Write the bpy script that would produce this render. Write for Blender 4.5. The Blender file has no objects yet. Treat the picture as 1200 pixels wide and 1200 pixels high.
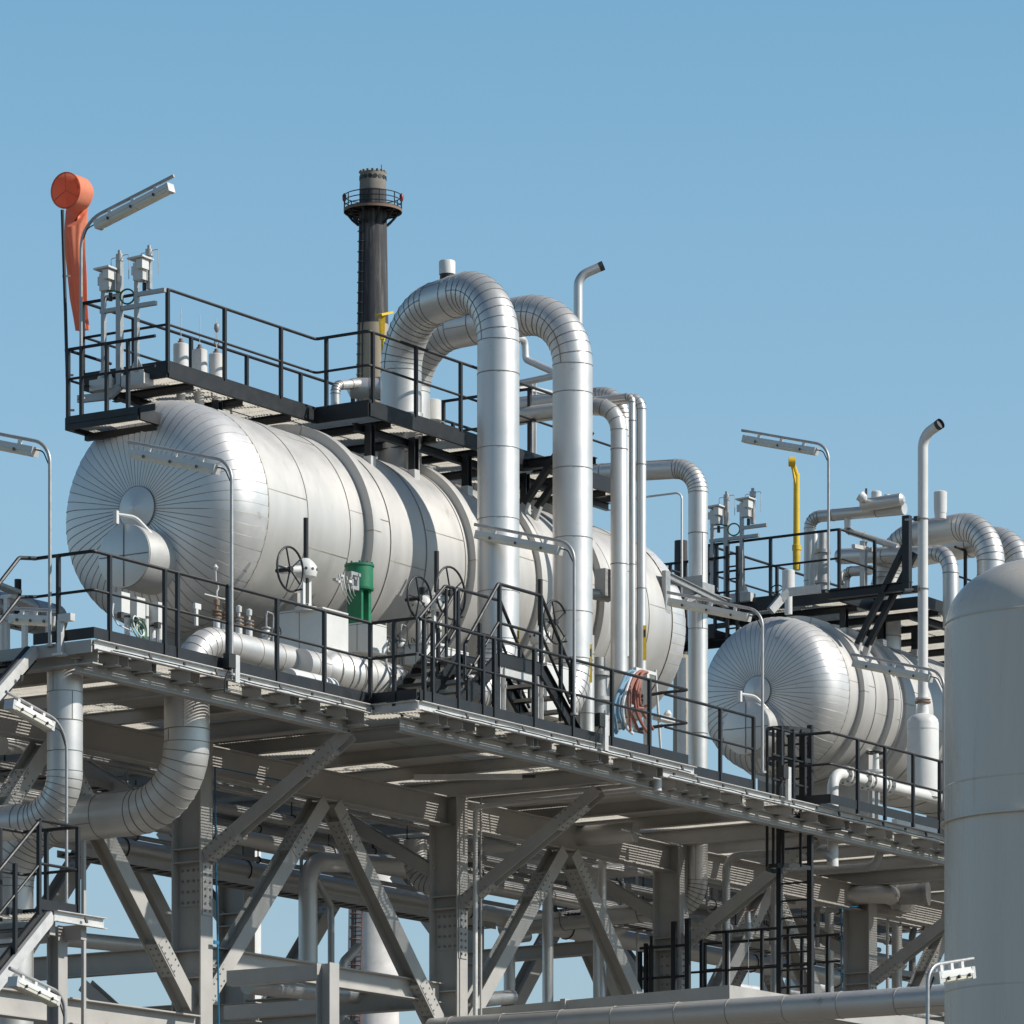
import bpy, bmesh, math, random
from mathutils import Vector as V, Matrix
random.seed(7)
R_ = math.radians
sc = bpy.context.scene
col = sc.collection

# ------------------------------------------------------------------ camera / site survey
F = 5927.0; HY = 1780.0                      # focal length and horizon in photo pixels (photo 1200 px)
TH = math.atan(3860/5927.0)
FW = V((math.cos(TH), math.sin(TH), 0)); RT = V((math.sin(TH), -math.cos(TH), 0)); UP = V((0, 0, 1))
DZ = 13.5                                    # deck level
CAM = -(FW*68.0 + RT*(-490/F*68.0)); CAM.z = DZ - (HY-748)/F*68.0

def at(px, py, X=None, Y=None, Z=None, D=None):
    """surveyed point: sight line through the photo pixel met with a known plane of the site"""
    d = FW + RT*((px-600)/F) + UP*((HY-py)/F)
    if X is not None: t = (X-CAM.x)/d.x
    elif Y is not None: t = (Y-CAM.y)/d.y
    elif Z is not None: t = (Z-CAM.z)/d.z
    else: t = D
    return CAM + d*t
def xat(px, Y, py=700): return at(px, py, Y=Y).x
def yat(px, X, py=700): return at(px, py, X=X).y
def sc_at(p): return F/((V(p)-CAM).dot(FW))   # pixels per metre there

# ------------------------------------------------------------------ materials
MATS = {}
def mat(name, base, rough=.5, metal=0., var=.12, scale=3., bump=.0, bscale=40., streak=False, dirt=None, coat=0.):
    m = bpy.data.materials.new(name); m.use_nodes = True
    nt = m.node_tree; N = nt.nodes; L = nt.links
    b = N['Principled BSDF']
    b.inputs['Roughness'].default_value = rough; b.inputs['Metallic'].default_value = metal
    tc = N.new('ShaderNodeTexCoord'); mp = N.new('ShaderNodeMapping')
    L.new(tc.outputs['Object'], mp.inputs['Vector'])
    if streak: mp.inputs['Scale'].default_value = (3, 3, .25)
    n1 = N.new('ShaderNodeTexNoise'); n1.inputs['Scale'].default_value = scale; n1.inputs['Detail'].default_value = 6; n1.inputs['Roughness'].default_value = .65
    L.new(mp.outputs[0], n1.inputs['Vector'])
    r = N.new('ShaderNodeMapRange'); r.inputs[1].default_value = .3; r.inputs[2].default_value = .7
    r.inputs[3].default_value = 1-var; r.inputs[4].default_value = 1+var*.6
    L.new(n1.outputs['Fac'], r.inputs[0])
    mul = N.new('ShaderNodeVectorMath'); mul.operation = 'SCALE'; mul.inputs[0].default_value = base
    L.new(r.outputs[0], mul.inputs['Scale'])
    out = mul.outputs[0]
    if dirt:
        n2 = N.new('ShaderNodeTexNoise'); n2.inputs['Scale'].default_value = dirt[2]; n2.inputs['Detail'].default_value = 8; n2.inputs['Roughness'].default_value = .7
        L.new(mp.outputs[0], n2.inputs['Vector'])
        r2 = N.new('ShaderNodeMapRange'); r2.inputs[1].default_value = dirt[1]; r2.inputs[2].default_value = dirt[1]+.12
        L.new(n2.outputs['Fac'], r2.inputs[0])
        mx = N.new('ShaderNodeMix'); mx.data_type = 'RGBA'
        L.new(r2.outputs[0], mx.inputs[0]); L.new(out, mx.inputs[6]); mx.inputs[7].default_value = (*dirt[0], 1)
        out = mx.outputs[2]
    L.new(out, b.inputs['Base Color'])
    rr = N.new('ShaderNodeMapRange'); rr.inputs[1].default_value = .3; rr.inputs[2].default_value = .7
    rr.inputs[3].default_value = max(.05, rough-.07); rr.inputs[4].default_value = min(1, rough+.08)
    L.new(n1.outputs['Fac'], rr.inputs[0]); L.new(rr.outputs[0], b.inputs['Roughness'])
    if bump:
        nb = N.new('ShaderNodeTexNoise'); nb.inputs['Scale'].default_value = bscale; nb.inputs['Detail'].default_value = 3
        L.new(tc.outputs['Object'], nb.inputs['Vector'])
        bp = N.new('ShaderNodeBump'); bp.inputs['Strength'].default_value = bump; bp.inputs['Distance'].default_value = .02
        L.new(nb.outputs['Fac'], bp.inputs['Height']); L.new(bp.outputs[0], b.inputs['Normal'])
    MATS[name] = m
    return m
mat('clad', (.65, .64, .62), .45, .62, .08, 1.2, .10, 2.2, dirt=((.44, .41, .36), .64, 3.2))
mat('tank_clad', (.575, .557, .53), .52, .50, .09, .9, .10, 1.6, streak=True, dirt=((.40, .36, .30), .63, 1.9))
mat('head_clad', (.69, .68, .665), .50, .64, .10, 1.3, .10, 2.0, dirt=((.46, .42, .37), .64, 2.4))
mat('head_seam', (.33, .31, .285), .6, .3, .3, 9.)
mat('seam', (.21, .20, .185), .7, .1, .3, 9.)
mat('seam_pale', (.40, .36, .31), .7, .2, .3, 9.)
mat('galv', (.41, .41, .405), .48, .55, .14, 9., .05, 30., dirt=((.38, .38, .37), .66, 7.))
mat('galv_pale', (.62, .61, .59), .5, .35, .12, 6., .05, 25., dirt=((.45, .43, .40), .64, 5.))
mat('grating', (.56, .53, .47), .6, .25, .12, 6.)
mat('frame_paint', (.43, .412, .385), .55, .0, .13, 1.6, .04, 20., dirt=((.31, .25, .19), .64, 2.2))
mat('frame_bolt', (.27, .255, .235), .6, .1, .2, 20.)
mat('black_steel', (.012, .0135, .016), .48, .0, .25, 6., .03, 40.)
mat('white_paint', (.68, .675, .65), .42, .0, .07, 3., .03, 20., dirt=((.55, .51, .46), .68, 5.))
mat('vessel_paint', (.66, .60, .525), .27, .0, .09, .9, .16, 1.1, streak=True, dirt=((.55, .49, .42), .60, 1.4))
mat('green_paint', (.015, .18, .085), .45, .0, .2, 5., .03, 20., dirt=((.05, .15, .10), .62, 7.))
mat('orange_cloth', (.90, .31, .18), .75, .0, .10, 4., .2, 10.)
def translucent(m, col_, f):
    nt_ = m.node_tree; b_ = nt_.nodes['Principled BSDF']; o_ = nt_.nodes['Material Output']
    t_ = nt_.nodes.new('ShaderNodeBsdfTranslucent'); t_.inputs[0].default_value = (*col_, 1); x_ = nt_.nodes.new('ShaderNodeMixShader'); x_.inputs[0].default_value = f
    nt_.links.new(b_.outputs[0], x_.inputs[1]); nt_.links.new(t_.outputs[0], x_.inputs[2]); nt_.links.new(x_.outputs[0], o_.inputs[0])
translucent(MATS['orange_cloth'], (.90, .34, .20), .28)
mat('orange_dark', (.72, .15, .07), .8, .0, .10, 4.)
mat('yellow_paint', (.74, .49, .03), .45, .0, .16, 6., dirt=((.5, .34, .06), .64, 8.))
mat('rust', (.25, .165, .115), .75, .1, .3, 14.)
mat('bolt', (.07, .07, .07), .6, .3, .3, 20.)
mat('diffuser', (.72, .70, .60), .3, .0, .06, 6.)
mat('chimney_black', (.062, .062, .067), .85, .0, .5, .9, streak=True, dirt=((.14, .13, .12), .52, .8))
mat('chimney_beige', (.40, .335, .245), .9, .0, .22, .6, streak=True, dirt=((.22, .17, .12), .60, .5))
mat('chimney_white', (.66, .63, .60), .85, .0, .2, .7, dirt=((.36, .15, .09), .60, .55))
mat('chimney_top', (.24, .22, .19), .9, .0, .25, .8)
mat('rust_red', (.26, .14, .11), .8, .0, .3, 4.)
mat('red_lamp', (.25, .02, .02), .4)
mat('hose_blue', (.16, .29, .40), .6); mat('hose_red', (.33, .13, .10), .6); mat('hose_white', (.70, .71, .72), .6)
mat('cable_blue', (.015, .16, .30), .5); mat('cable_green', (.03, .16, .06), .5); mat('cable_black', (.02, .02, .02), .5)
mat('concrete_ground', (.13, .112, .09), .9, .0, .25, .12, .1, 2., dirt=((.09, .08, .065), .58, .05))

# ------------------------------------------------------------------ mesh builder
def frame(t, hint=None):
    t = t.normalized()
    h = V(hint) if hint is not None else (V((0, 0, 1)) if abs(t.z) < .9 else V((1, 0, 0)))
    a = (h - t*h.dot(t))
    if a.length < 1e-5:
        h = V((1, 0, 0)) if abs(t.x) < .8 else V((0, 1, 0)); a = h - t*h.dot(t)
    a.normalize()
    return a, t.cross(a)
class MB:
    def __init__(s, *mats): s.v = []; s.f = []; s.m = []; s.s = []; s.mats = list(mats); s.cur = 0
    def mi(s, name):
        if name not in s.mats: s.mats.append(name)
        return s.mats.index(name)
    def face(s, idx, m=0, smooth=False): s.f.append(idx); s.m.append(m); s.s.append(smooth)
    def box(s, a, b, m=0):
        (x0, y0, z0), (x1, y1, z1) = a, b
        x0, x1 = sorted((x0, x1)); y0, y1 = sorted((y0, y1)); z0, z1 = sorted((z0, z1))
        n = len(s.v)
        s.v += [V(p) for p in ((x0,y0,z0),(x1,y0,z0),(x1,y1,z0),(x0,y1,z0),(x0,y0,z1),(x1,y0,z1),(x1,y1,z1),(x0,y1,z1))]
        for q in ((0,3,2,1),(4,5,6,7),(0,1,5,4),(1,2,6,5),(2,3,7,6),(3,0,4,7)): s.face([n+i for i in q], m)
        return s
    def extr(s, p0, p1, prof, up=None, m=0, smooth=False):
        """closed profile [(a,b)] in the plane across p0->p1 (a along up) extruded"""
        p0, p1 = V(p0), V(p1); u, w = frame(p1-p0, up); n = len(s.v); k = len(prof)
        for p in (p0, p1):
            for a, b in prof: s.v.append(p + u*a + w*b)
        for i in range(k):
            j = (i+1) % k; s.face([n+i, n+j, n+k+j, n+k+i], m, smooth)
        s.face([n+i for i in reversed(range(k))], m); s.face([n+k+i for i in range(k)], m)
        return s
    def bar(s, p0, p1, w, h, up=None, m=0):
        return s.extr(p0, p1, [(-h/2,-w/2),(h/2,-w/2),(h/2,w/2),(-h/2,w/2)][::-1], up, m)
    def ibeam(s, p0, p1, h, b, tf=.018, tw=.012, up=None, m=0):
        H, B, T = h/2, b/2, tw/2
        pr = [(-H,-B),(-H,B),(-H+tf,B),(-H+tf,T),(H-tf,T),(H-tf,B),(H,B),(H,-B),(H-tf,-B),(H-tf,-T),(-H+tf,-T),(-H+tf,-B)]
        return s.extr(p0, p1, pr, up, m)
    def channel(s, p0, p1, h, b, t=.012, up=None, m=0):
        H = h/2
        pr = [(-H,0),(-H,b),(-H+t,b),(-H+t,t),(H-t,t),(H-t,b),(H,b),(H,0)]
        return s.extr(p0, p1, pr, up, m)
    def tube(s, pts, r, n=12, m=0, cap=True, hint=None):
        pts = [V(p) for p in pts]; k = len(pts)
        rs = r if isinstance(r, (list, tuple)) else [r]*k
        t = (pts[1]-pts[0]).normalized(); a, b = frame(t, hint); base = len(s.v)
        for i, p in enumerate(pts):
            if i == 0: tn = t
            elif i == k-1: tn = (pts[i]-pts[i-1]).normalized()
            else:
                tn = ((pts[i]-pts[i-1]).normalized() + (pts[i+1]-pts[i]).normalized())
                tn = tn.normalized() if tn.length > 1e-6 else t
            a = a - tn*a.dot(tn); a.normalize(); b = tn.cross(a)
            for j in range(n):
                g = 2*math.pi*j/n; s.v.append(p + (a*math.cos(g) + b*math.sin(g))*rs[i])
        for i in range(k-1):
            for j in range(n):
                q = (j+1) % n
                s.face([base+i*n+j, base+i*n+q, base+(i+1)*n+q, base+(i+1)*n+j], m, True)
        if cap:
            s.face([base+j for j in reversed(range(n))], m); s.face([base+(k-1)*n+j for j in range(n)], m)
        return s
    def lathe(s, prof, o, ax, n=32, m=0, cap=True):
        """prof [(t along ax, radius)]"""
        o = V(o); ax = V(ax).normalized()
        return s.tube_r([(o+ax*t, r) for t, r in prof], ax, n, m, cap)
    def tube_r(s, pr, ax, n, m, cap):
        a, b = frame(ax); base = len(s.v); k = len(pr)
        for p, r in pr:
            for j in range(n):
                g = 2*math.pi*j/n; s.v.append(p + (a*math.cos(g)+b*math.sin(g))*max(r, 1e-4))
        for i in range(k-1):
            for j in range(n):
                q = (j+1) % n; s.face([base+i*n+j, base+i*n+q, base+(i+1)*n+q, base+(i+1)*n+j], m, True)
        if cap:
            s.face([base+j for j in reversed(range(n))], m); s.face([base+(k-1)*n+j for j in range(n)], m)
        return s
    def torus(s, c, ax, R, r, n=32, k=8, m=0, a0=0, a1=2*math.pi):
        c = V(c); a, b = frame(V(ax)); full = abs(a1-a0-2*math.pi) < 1e-3
        pts = [c + (a*math.cos(a0+(a1-a0)*i/n) + b*math.sin(a0+(a1-a0)*i/n))*R for i in range(n+1)]
        return s.tube(pts, r, k, m, cap=not full, hint=ax)
    def build(s, name, parent=None, label=None, origin=None, bevel=0):
        me = bpy.data.meshes.new(name)
        o = V(origin) if origin is not None else (V(parent['_w']) if parent is not None else V((0, 0, 0)))
        me.from_pydata([v-o for v in s.v], [], s.f)
        for nm in (s.mats or ['galv']): me.materials.append(MATS[nm])
        me.polygons.foreach_set('material_index', s.m); me.polygons.foreach_set('use_smooth', s.s)
        me.update()
        bm_ = bmesh.new(); bm_.from_mesh(me); bmesh.ops.recalc_face_normals(bm_, faces=bm_.faces); bm_.to_mesh(me); bm_.free()
        me.set_sharp_from_angle(angle=R_(38))
        ob = bpy.data.objects.new(name, me); col.objects.link(ob)
        if parent is not None:
            ob.parent = parent; ob.location = o - V(parent['_w'])
        else: ob.location = o
        ob['_w'] = tuple(o)
        if label: ob['label'] = label
        if bevel:
            b = ob.modifiers.new('bevel', 'BEVEL'); b.width = bevel; b.segments = 1; b.limit_method = 'ANGLE'
        return ob
LABELS = {}
def thing(name, label, cat, loc, group=None):
    e = bpy.data.objects.new(name, None); e.empty_display_size = .1; col.objects.link(e); e.location = V(loc); e['_w'] = tuple(V(loc))
    return tag(e, label, cat, group)
def tag(o, label, cat, group=None, kind=None):
    if label: o['label'] = label
    if cat: o['category'] = cat
    if group: o['group'] = group
    if kind: o['kind'] = kind
    return o
def fillet(pts, rad, seg=9):
    """poly line with rounded corners -> (points, elbow spans)"""
    pts = [V(p) for p in pts]; out = [pts[0]]; spans = []
    for i in range(1, len(pts)-1):
        a, b, c = pts[i-1], pts[i], pts[i+1]; u = (a-b).normalized(); w = (c-b).normalized()
        ang = math.acos(max(-1, min(1, u.dot(w))))
        if abs(math.pi-ang) < .02: out.append(b); continue
        d = min(rad/math.tan(ang/2), (a-b).length*.98, (c-b).length*.98); r = d*math.tan(ang/2)
        cen = b + (u+w).normalized()*(r/math.sin(ang/2)); s0 = (b+u*d)-cen; s1 = (b+w*d)-cen
        tot = math.pi-ang; axn = s0.cross(s1).normalized(); i0 = len(out)
        for k in range(seg+1): out.append(cen + Matrix.Rotation(tot*k/seg, 3, axn) @ s0)
        spans.append((i0, len(out)-1))
    out.append(pts[-1])
    return out, spans
def clad_path(mb, pts, r, bend=None, n=28, step=1.15, seg=11, ring=.013, flank=False, m=0, seam='seam', off=.3, cap=True):
    """sheet-clad pipe: tube, dark lap joints on every elbow gore and along the straights"""
    path, spans = fillet(pts, bend or r*3, seg)
    mb.tube(path, r, n, m, cap); sm = mb.mi(seam); inside = set()
    def rg(p, t, w=ring):
        t = t.normalized(); mb.tube([p-t*w/2, p+t*w/2], r+.006, n, sm, True)
    rj = random.Random(len(path)*7+int(r*1000))
    for a, b in spans:
        pl = []
        for k in range(a, b+1):
            t = path[min(k+1, b)]-path[max(k-1, a)]
            if k == a: t = path[k]-path[k-1] if k > 0 else t
            if k == b and b+1 < len(path): t = path[b+1]-path[b]
            q = path[k] + t.normalized()*rj.uniform(-.1, .1)*(path[b]-path[a]).length/max(1, b-a)
            rg(q, (t.normalized()+V((rj.uniform(-.03, .03), rj.uniform(-.03, .03), rj.uniform(-.03, .03)))), ring*rj.uniform(.6, 1.1))
            pl.append(path[k])
        if flank and b-a > 3 and r > .07:      # seam along the flank of the bend
            bn = (path[a+1]-path[a]).cross(path[b]-path[b-1])
            if bn.length > 1e-6:
                bn.normalize(); bn = bn if bn.dot(FW) < 0 else -bn
                mb.tube([p+bn*(r+.001) for p in pl], .006, 5, sm)
        for k in range(a, b): inside.add(k)
    for i in range(len(path)-1):
        if i in inside: continue
        L = (path[i+1]-path[i]).length; t = (path[i+1]-path[i]).normalized(); q = off; cuts = [0.]
        while q < L-.15:
            rg(path[i]+t*q, t, ring*rj.uniform(.6, 1.1)); cuts.append(q); q += step*rj.uniform(.86, 1.1)
        cuts.append(L); u, w_ = frame(t)
        if L > .4 and r > .07:
            for c0_, c1_ in zip(cuts, cuts[1:]):
                g = rj.uniform(0, 2*math.pi); d = u*math.cos(g)+w_*math.sin(g); mb.tube([path[i]+t*c0_+d*(r+.001), path[i]+t*c1_+d*(r+.001)], .005, 5, sm)
    return path
def clad_pipe(name, label, pts, r, bend=None, cat='pipe', group=None, **k):
    mb = MB('clad'); clad_path(mb, pts, r, bend, **k)
    o = mb.build(name, origin=pts[-1]); return tag(o, label, cat, group)
def plain_pipe(name, label, pts, r, bend=None, m='galv', cat='pipe', n=14, flange=(), group=None):
    mb = MB(m); path, sp = fillet(pts, bend or r*3, 8); mb.tube(path, r, n)
    for p, ax in flange:
        mb.lathe([(-.03, r*1.7), (.03, r*1.7)], p, ax, n)
    return tag(mb.build(name, origin=pts[-1]), label, cat, group)

# ------------------------------------------------------------------ railings
def railing(name, label, base, posts, h=1.18, mid=.66, toe=.15, zs=None, group='black pipe railings', r=.025, closed_end=(), toe_mat='black_steel', extra=None):
    """base: poly line of foot points; posts: foot points"""
    base = [V(p) for p in base]
    root = thing(name, label, 'railing', base[0], group)
    a = MB('black_steel')
    pl, _ = fillet([p+UP*h for p in base], .06, 3) if len(base) > 2 else ([p+UP*h for p in base], 0)
    a.tube(pl, r, 8); a.build('top_rail', root)
    if mid:
        a = MB('black_steel'); pl, _ = fillet([p+UP*mid for p in base], .06, 3) if len(base) > 2 else ([p+UP*mid for p in base], 0)
        a.tube(pl, r*.82, 8); a.build('mid_rail', root)
    if toe:
        a = MB(toe_mat)
        for p, q in zip(base, base[1:]): a.bar(p+UP*(toe/2+.01), q+UP*(toe/2+.01), .012, toe, UP)
        a.build('toe_board', root)
    for p in posts:
        p = V(p); b = MB('black_steel'); b.bar(p-UP*.06, p+UP*h, .052, .05, (1, 0, 0)); b.build('post', root)
    return root
def along(p, q, n, ends=True):
    p, q = V(p), V(q); return [p.lerp(q, (i if ends else i+.5)/((n-1) if ends else n)) for i in range(n)]

# ------------------------------------------------------------------ sky, sun, camera, ground
SUN_AZ = V((.34, -.94, 0)).normalized(); SUN_EL = R_(37)
w = bpy.data.worlds.new("World"); sc.world = w; w.use_nodes = True
nt = w.node_tree; bg = nt.nodes['Background']
sky = nt.nodes.new('ShaderNodeTexSky'); sky.sky_type = 'NISHITA'; sky.sun_disc = False
sky.sun_elevation = SUN_EL; sky.sun_rotation = math.atan2(SUN_AZ.x, SUN_AZ.y)
sky.air_density = 1.0; sky.dust_density = .3; sky.ozone_density = 2.6; sky.altitude = 0
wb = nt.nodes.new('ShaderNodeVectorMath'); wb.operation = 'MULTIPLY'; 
tcw = nt.nodes.new('ShaderNodeTexCoord'); sx = nt.nodes.new('ShaderNodeSeparateXYZ'); rp = nt.nodes.new('ShaderNodeValToRGB')   # slightly cyan sky tint; unseen low and high sky dimmed to cut fill light
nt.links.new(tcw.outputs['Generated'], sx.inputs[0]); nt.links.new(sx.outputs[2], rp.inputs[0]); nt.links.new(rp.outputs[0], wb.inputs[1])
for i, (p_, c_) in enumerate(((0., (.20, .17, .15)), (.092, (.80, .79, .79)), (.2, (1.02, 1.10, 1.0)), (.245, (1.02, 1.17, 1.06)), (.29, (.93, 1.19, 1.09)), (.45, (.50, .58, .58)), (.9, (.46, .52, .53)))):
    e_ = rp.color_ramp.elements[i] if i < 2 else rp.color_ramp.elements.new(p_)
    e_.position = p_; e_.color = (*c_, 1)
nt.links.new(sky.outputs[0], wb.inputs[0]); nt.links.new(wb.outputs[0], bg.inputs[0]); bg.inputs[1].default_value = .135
sun = bpy.data.lights.new('sun', 'SUN'); sun.energy = 4.7; sun.angle = R_(.53); sun.color = (1, .955, .88)
so = bpy.data.objects.new('sun', sun); col.objects.link(so)
sd = SUN_AZ*math.cos(SUN_EL) + UP*math.sin(SUN_EL)
so.rotation_euler = sd.to_track_quat('Z', 'Y').to_euler(); so.location = (0, 0, 80)
cam = bpy.data.cameras.new('camera'); co = bpy.data.objects.new('camera', cam); col.objects.link(co); sc.camera = co
co.location = CAM; co.rotation_euler = (R_(90), 0, math.atan2(-FW.x, FW.y))
cam.sensor_width = 36; cam.lens = F/1200*36; cam.shift_y = (HY-600)/1200; cam.clip_end = 20000; cam.clip_start = 1
sc.view_settings.view_transform = 'Standard'; sc.view_settings.look = 'None'; sc.view_settings.exposure = 0; sc.view_settings.gamma = 1
sc.render.resolution_x = sc.render.resolution_y = 1024

g = MB('concrete_ground'); n = 48
g.v = [V((0, 0, 0))] + [V((4000*math.cos(2*math.pi*i/n), 4000*math.sin(2*math.pi*i/n), 0)) for i in range(n)]
for i in range(n): g.face([0, 1+i, 1+(i+1) % n])
tag(g.build('ground'), None, None, kind='structure')

# ================================================================== horizontal drums
TY = 3.6
def drum(name, label, X0, X1, R, zc, rings, D, hub_r, band, manway, seed):
    rnd = random.Random(seed); c0 = V((X0, TY, zc)); root = thing(name, label, 'tank', (X0, TY, zc-R))
    # shell: lapped sheet bands with joints
    s = MB('tank_clad', 'seam_pale'); x = X0; k = 0; N = 96
    while x < X1-.02:
        x2 = min(X1, x+band*rnd.uniform(.92, 1.08)); r = R + rnd.uniform(-.003, .003)
        s.lathe([(x, r+.004), (x2, r-.004)], (0, TY, zc), (1, 0, 0), N, 0, False)
        s.lathe([(x-.006, r+.002), (x-.004, r+.0065), (x+.005, r+.0065), (x+.007, r+.002)], (0, TY, zc), (1, 0, 0), N, 1, False)
        for j in range(5):
            g = 2*math.pi*(j/5 + (.07 if k % 2 else .0) + .03*rnd.random()) + .35
            u = V((0, math.cos(g), math.sin(g))); t = V((0, -math.sin(g), math.cos(g)))
            p = V((0, TY, zc)) + u*(r+.002)
            s.bar(p+V((x, 0, 0)), p+V((x2, 0, 0)), .013, .006, u, 1)
        x = x2; k += 1
    s.build('shell', root)
    def head(xs, sgn, nm):
        hd = MB('head_clad', 'head_seam'); G = 64; M = 16; d = .055
        rr = [hub_r + (R-hub_r)*math.sin(math.pi/2*i/M) for i in range(M+1)]
        def pt(r, a, o=0):
            xx = xs + sgn*D*max(0, 1-(r/R)**3.5)**(1/3.5); nx = V((sgn*(r*0+R-r)/R+.2*sgn, math.cos(a), math.sin(a))).normalized()
            return V((xx, TY+r*math.cos(a), zc+r*math.sin(a))) + nx*o
        for i in range(G):
            a0 = 2*math.pi*i/G; a1 = 2*math.pi*(i+1)/G; da = a1-a0; lift = .006+rnd.uniform(-.003, .004)
            base = len(hd.v)
            for r in rr:
                sw = min(.5, .0075/(r*da))       # constant-width joint
                for a, o in ((a0+da*sw, lift), (a0+da*.5, .005), (a1, 0)): hd.v.append(pt(r, a, o))
            for q in range(M):
                for e in range(2):
                    f = [base+q*3+e, base+q*3+e+1, base+(q+1)*3+e+1, base+(q+1)*3+e]
                    hd.face(f if sgn > 0 else f[::-1], 0, True)
            base = len(hd.v)
            for r in rr:
                sw = min(.5, .0075/(r*da))
                hd.v.append(pt(r, a0-da*sw*.6, .003)); hd.v.append(pt(r, a0+da*sw, lift+.001))
            for q in range(M):
                f = [base+q*2, base+q*2+1, base+q*2+3, base+q*2+2]; hd.face(f if sgn > 0 else f[::-1], 1, True)
        hd.lathe([(xs-.008, R+.009), (xs+.008, R+.009)], (0, TY, zc), (1, 0, 0), N, hd.mi('seam_pale'), False)
        h = hd.build(nm, root)
        xa = xs + sgn*D*(1-(hub_r/R)**3.5)**(1/3.5)
        c = MB('head_clad', 'seam')
        ax = (sgn, 0, 0)
        c.lathe([(-.05, hub_r+.012), (.022, hub_r+.012), (.024, hub_r)], (xa, TY, zc), ax, 40, 1, False)
        c.lathe([(.02, hub_r+.002), (.026, hub_r), (.11, .012), (.112, .001)], (xa, TY, zc), ax, 40, 0, False)
        c.build('hub_cap', h)
        return h
    hn = head(X0, -1, 'dished_head'); head(X1, 1, 'dished_head')
    for xr, wd, hh in rings:
        a = MB('tank_clad', 'seam_pale')
        a.lathe([(xr, R-.01), (xr, R+hh), (xr+wd, R+hh), (xr+wd, R-.01)], (0, TY, zc), (1, 0, 0), N, 0, False)
        for j in range(5):
            g = 2*math.pi*j/5+.6; u = V((0, math.cos(g), math.sin(g))); p = V((0, TY, zc))+u*(R+hh+.002)
            a.bar(p+V((xr-.004, 0, 0)), p+V((xr+wd, 0, 0)), .014, .007, u, 1)
            a.bar(V((xr-.003, TY, zc))+u*R, V((xr-.003, TY, zc))+u*(R+hh), .014, .007, (1, 0, 0), 1)
        a.build('stiffening_ring', root)
    # manway drum on the near head
    my, mz, mr, mx0, mx1 = manway
    a = MB('clad', 'seam')
    a.lathe([(mx1, mr), (mx0, mr), (mx0-.002, mr-.004), (mx0-.006, .001)], (0, my, mz), (1, 0, 0), 48, 0, False)
    a.lathe([(mx0+.012, mr+.005), (mx0+.024, mr+.005)], (0, my, mz), (1, 0, 0), 48, 1, False)
    a.bar((mx0-.012, my, mz-mr*.97), (mx0-.012, my, mz+mr*.97), .012, .006, (1, 0, 0), 1)
    a.bar((mx0-.012, my-mr*.97, mz), (mx0-.012, my+mr*.97, mz), .012, .006, (1, 0, 0), 1)
    w_ = a.build('manway', root)
    b = MB('white_paint'); b.tube(fillet([(mx0-.1, my+.05, mz+mr+.12), (mx0+.12, my-.12, mz+mr+.10), (mx0+.25, my-.30, mz+mr*.72), (mx0+.3, my-.32, mz+mr*.55)], .2, 5)[0], .028, 8)
    b.bar((mx0-.12, my+.05, mz+mr-.02), (mx0-.12, my+.05, mz+mr+.17), .06, .06)
    b.build('davit_arm', w_)
    for xs in (X0+1.3, X1-1.6):
        a = MB('frame_paint')
        a.box((xs-.14, TY-R*.82, DZ+.02), (xs+.14, TY+R*.82, zc-R*.62))
        a.box((xs-.35, TY-R*.9, DZ), (xs+.35, TY+R*.9, DZ+.03))
        a.build('saddle', root)
    return root
Z1 = CAM.z + 14.93; R1 = 1.71
drum('process_drum', 'large silver clad horizontal drum with radial seamed head, nearest on the deck', 6.63, 18.1, R1, Z1,
     [(xat(431, 1.85), .2, .15), (xat(552, 1.85), .2, .13), (xat(632, 1.85), .16, .1), (xat(703, 1.85), .2, .13)], .94, .32, 1.05,
     (3.40, at(143, 657, X=5.4).z, .47, 5.10, 6.4), 3)
Z2 = CAM.z + 14.71; R2 = 1.41
drum('process_drum', 'smaller silver clad drum with radial seamed head, behind the caged ladder at right', 24.65, 34., R2, Z2,
     [(xat(1011, 2.12), .16, .11), (xat(1045, 2.12), .16, .12), (xat(1064, 2.12), .3, .05), (33, .2, .12)], .82, .27, .95,
     (at(874, 853, X=23.4).y, at(874, 853, X=23.4).z, .47, 23.40, 24.5), 5)

# ================================================================== deck
Y1, Y2, Y3 = 0.0, -.8, -.3
XA, XB, XE = 6.6, 14.05, 34.5
YB = 9.0
deck = thing('elevated_deck', 'long raised steel deck with pale galvanized edge channel carrying both drums', 'platform', (0, 0, DZ))
def front(x): return Y1 if x < XA else (Y2 if x < XB else Y3)
def bars(mb, x0, x1, y0, y1, z, sp=.055, h=.025, t=.006):
    y = y0
    while y < y1:
        mb.box((x0, y, z-h), (x1, y+t, z)); y += sp
    x = x0
    while x < x1:
        mb.box((x, y0, z-h*.55), (x+.007, y1, z-h*.25)); x += .33
for x0, x1, y0 in ((0.02, XA, Y1), (XA, XB, Y2), (XB, XE, Y3)):
    a = MB('grating'); bars(a, x0+.01, x1-.005, y0+.02, YB, DZ-.005); a.build('grating_floor', deck)
for x0, x1, y in ((0, XA-.05, Y1), (XA, XB+.25, Y2), (XB-.05, XE, Y3)):
    a = MB('galv_pale', 'bolt')
    a.channel((x0, y, DZ-.085), (x1, y, DZ-.085), .135, .07, .01, UP)
    x = x0+.4
    while x < x1:
        a.box((x-.02, y-.1, DZ-.10), (x+.02, y-.072, DZ-.06), 1); a.bar((x+.75, y-.09, DZ-.12), (x+.75, y-.07, DZ-.05), .05, .02, UP, 1); x += 1.52
    a.build('edge_channel', deck)
a = MB('galv_pale'); a.channel((XA-.02, Y1, DZ-.085), (XA-.02, Y2-.01, DZ-.085), .135, .07, .01, UP); a.build('edge_channel', deck)
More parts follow.
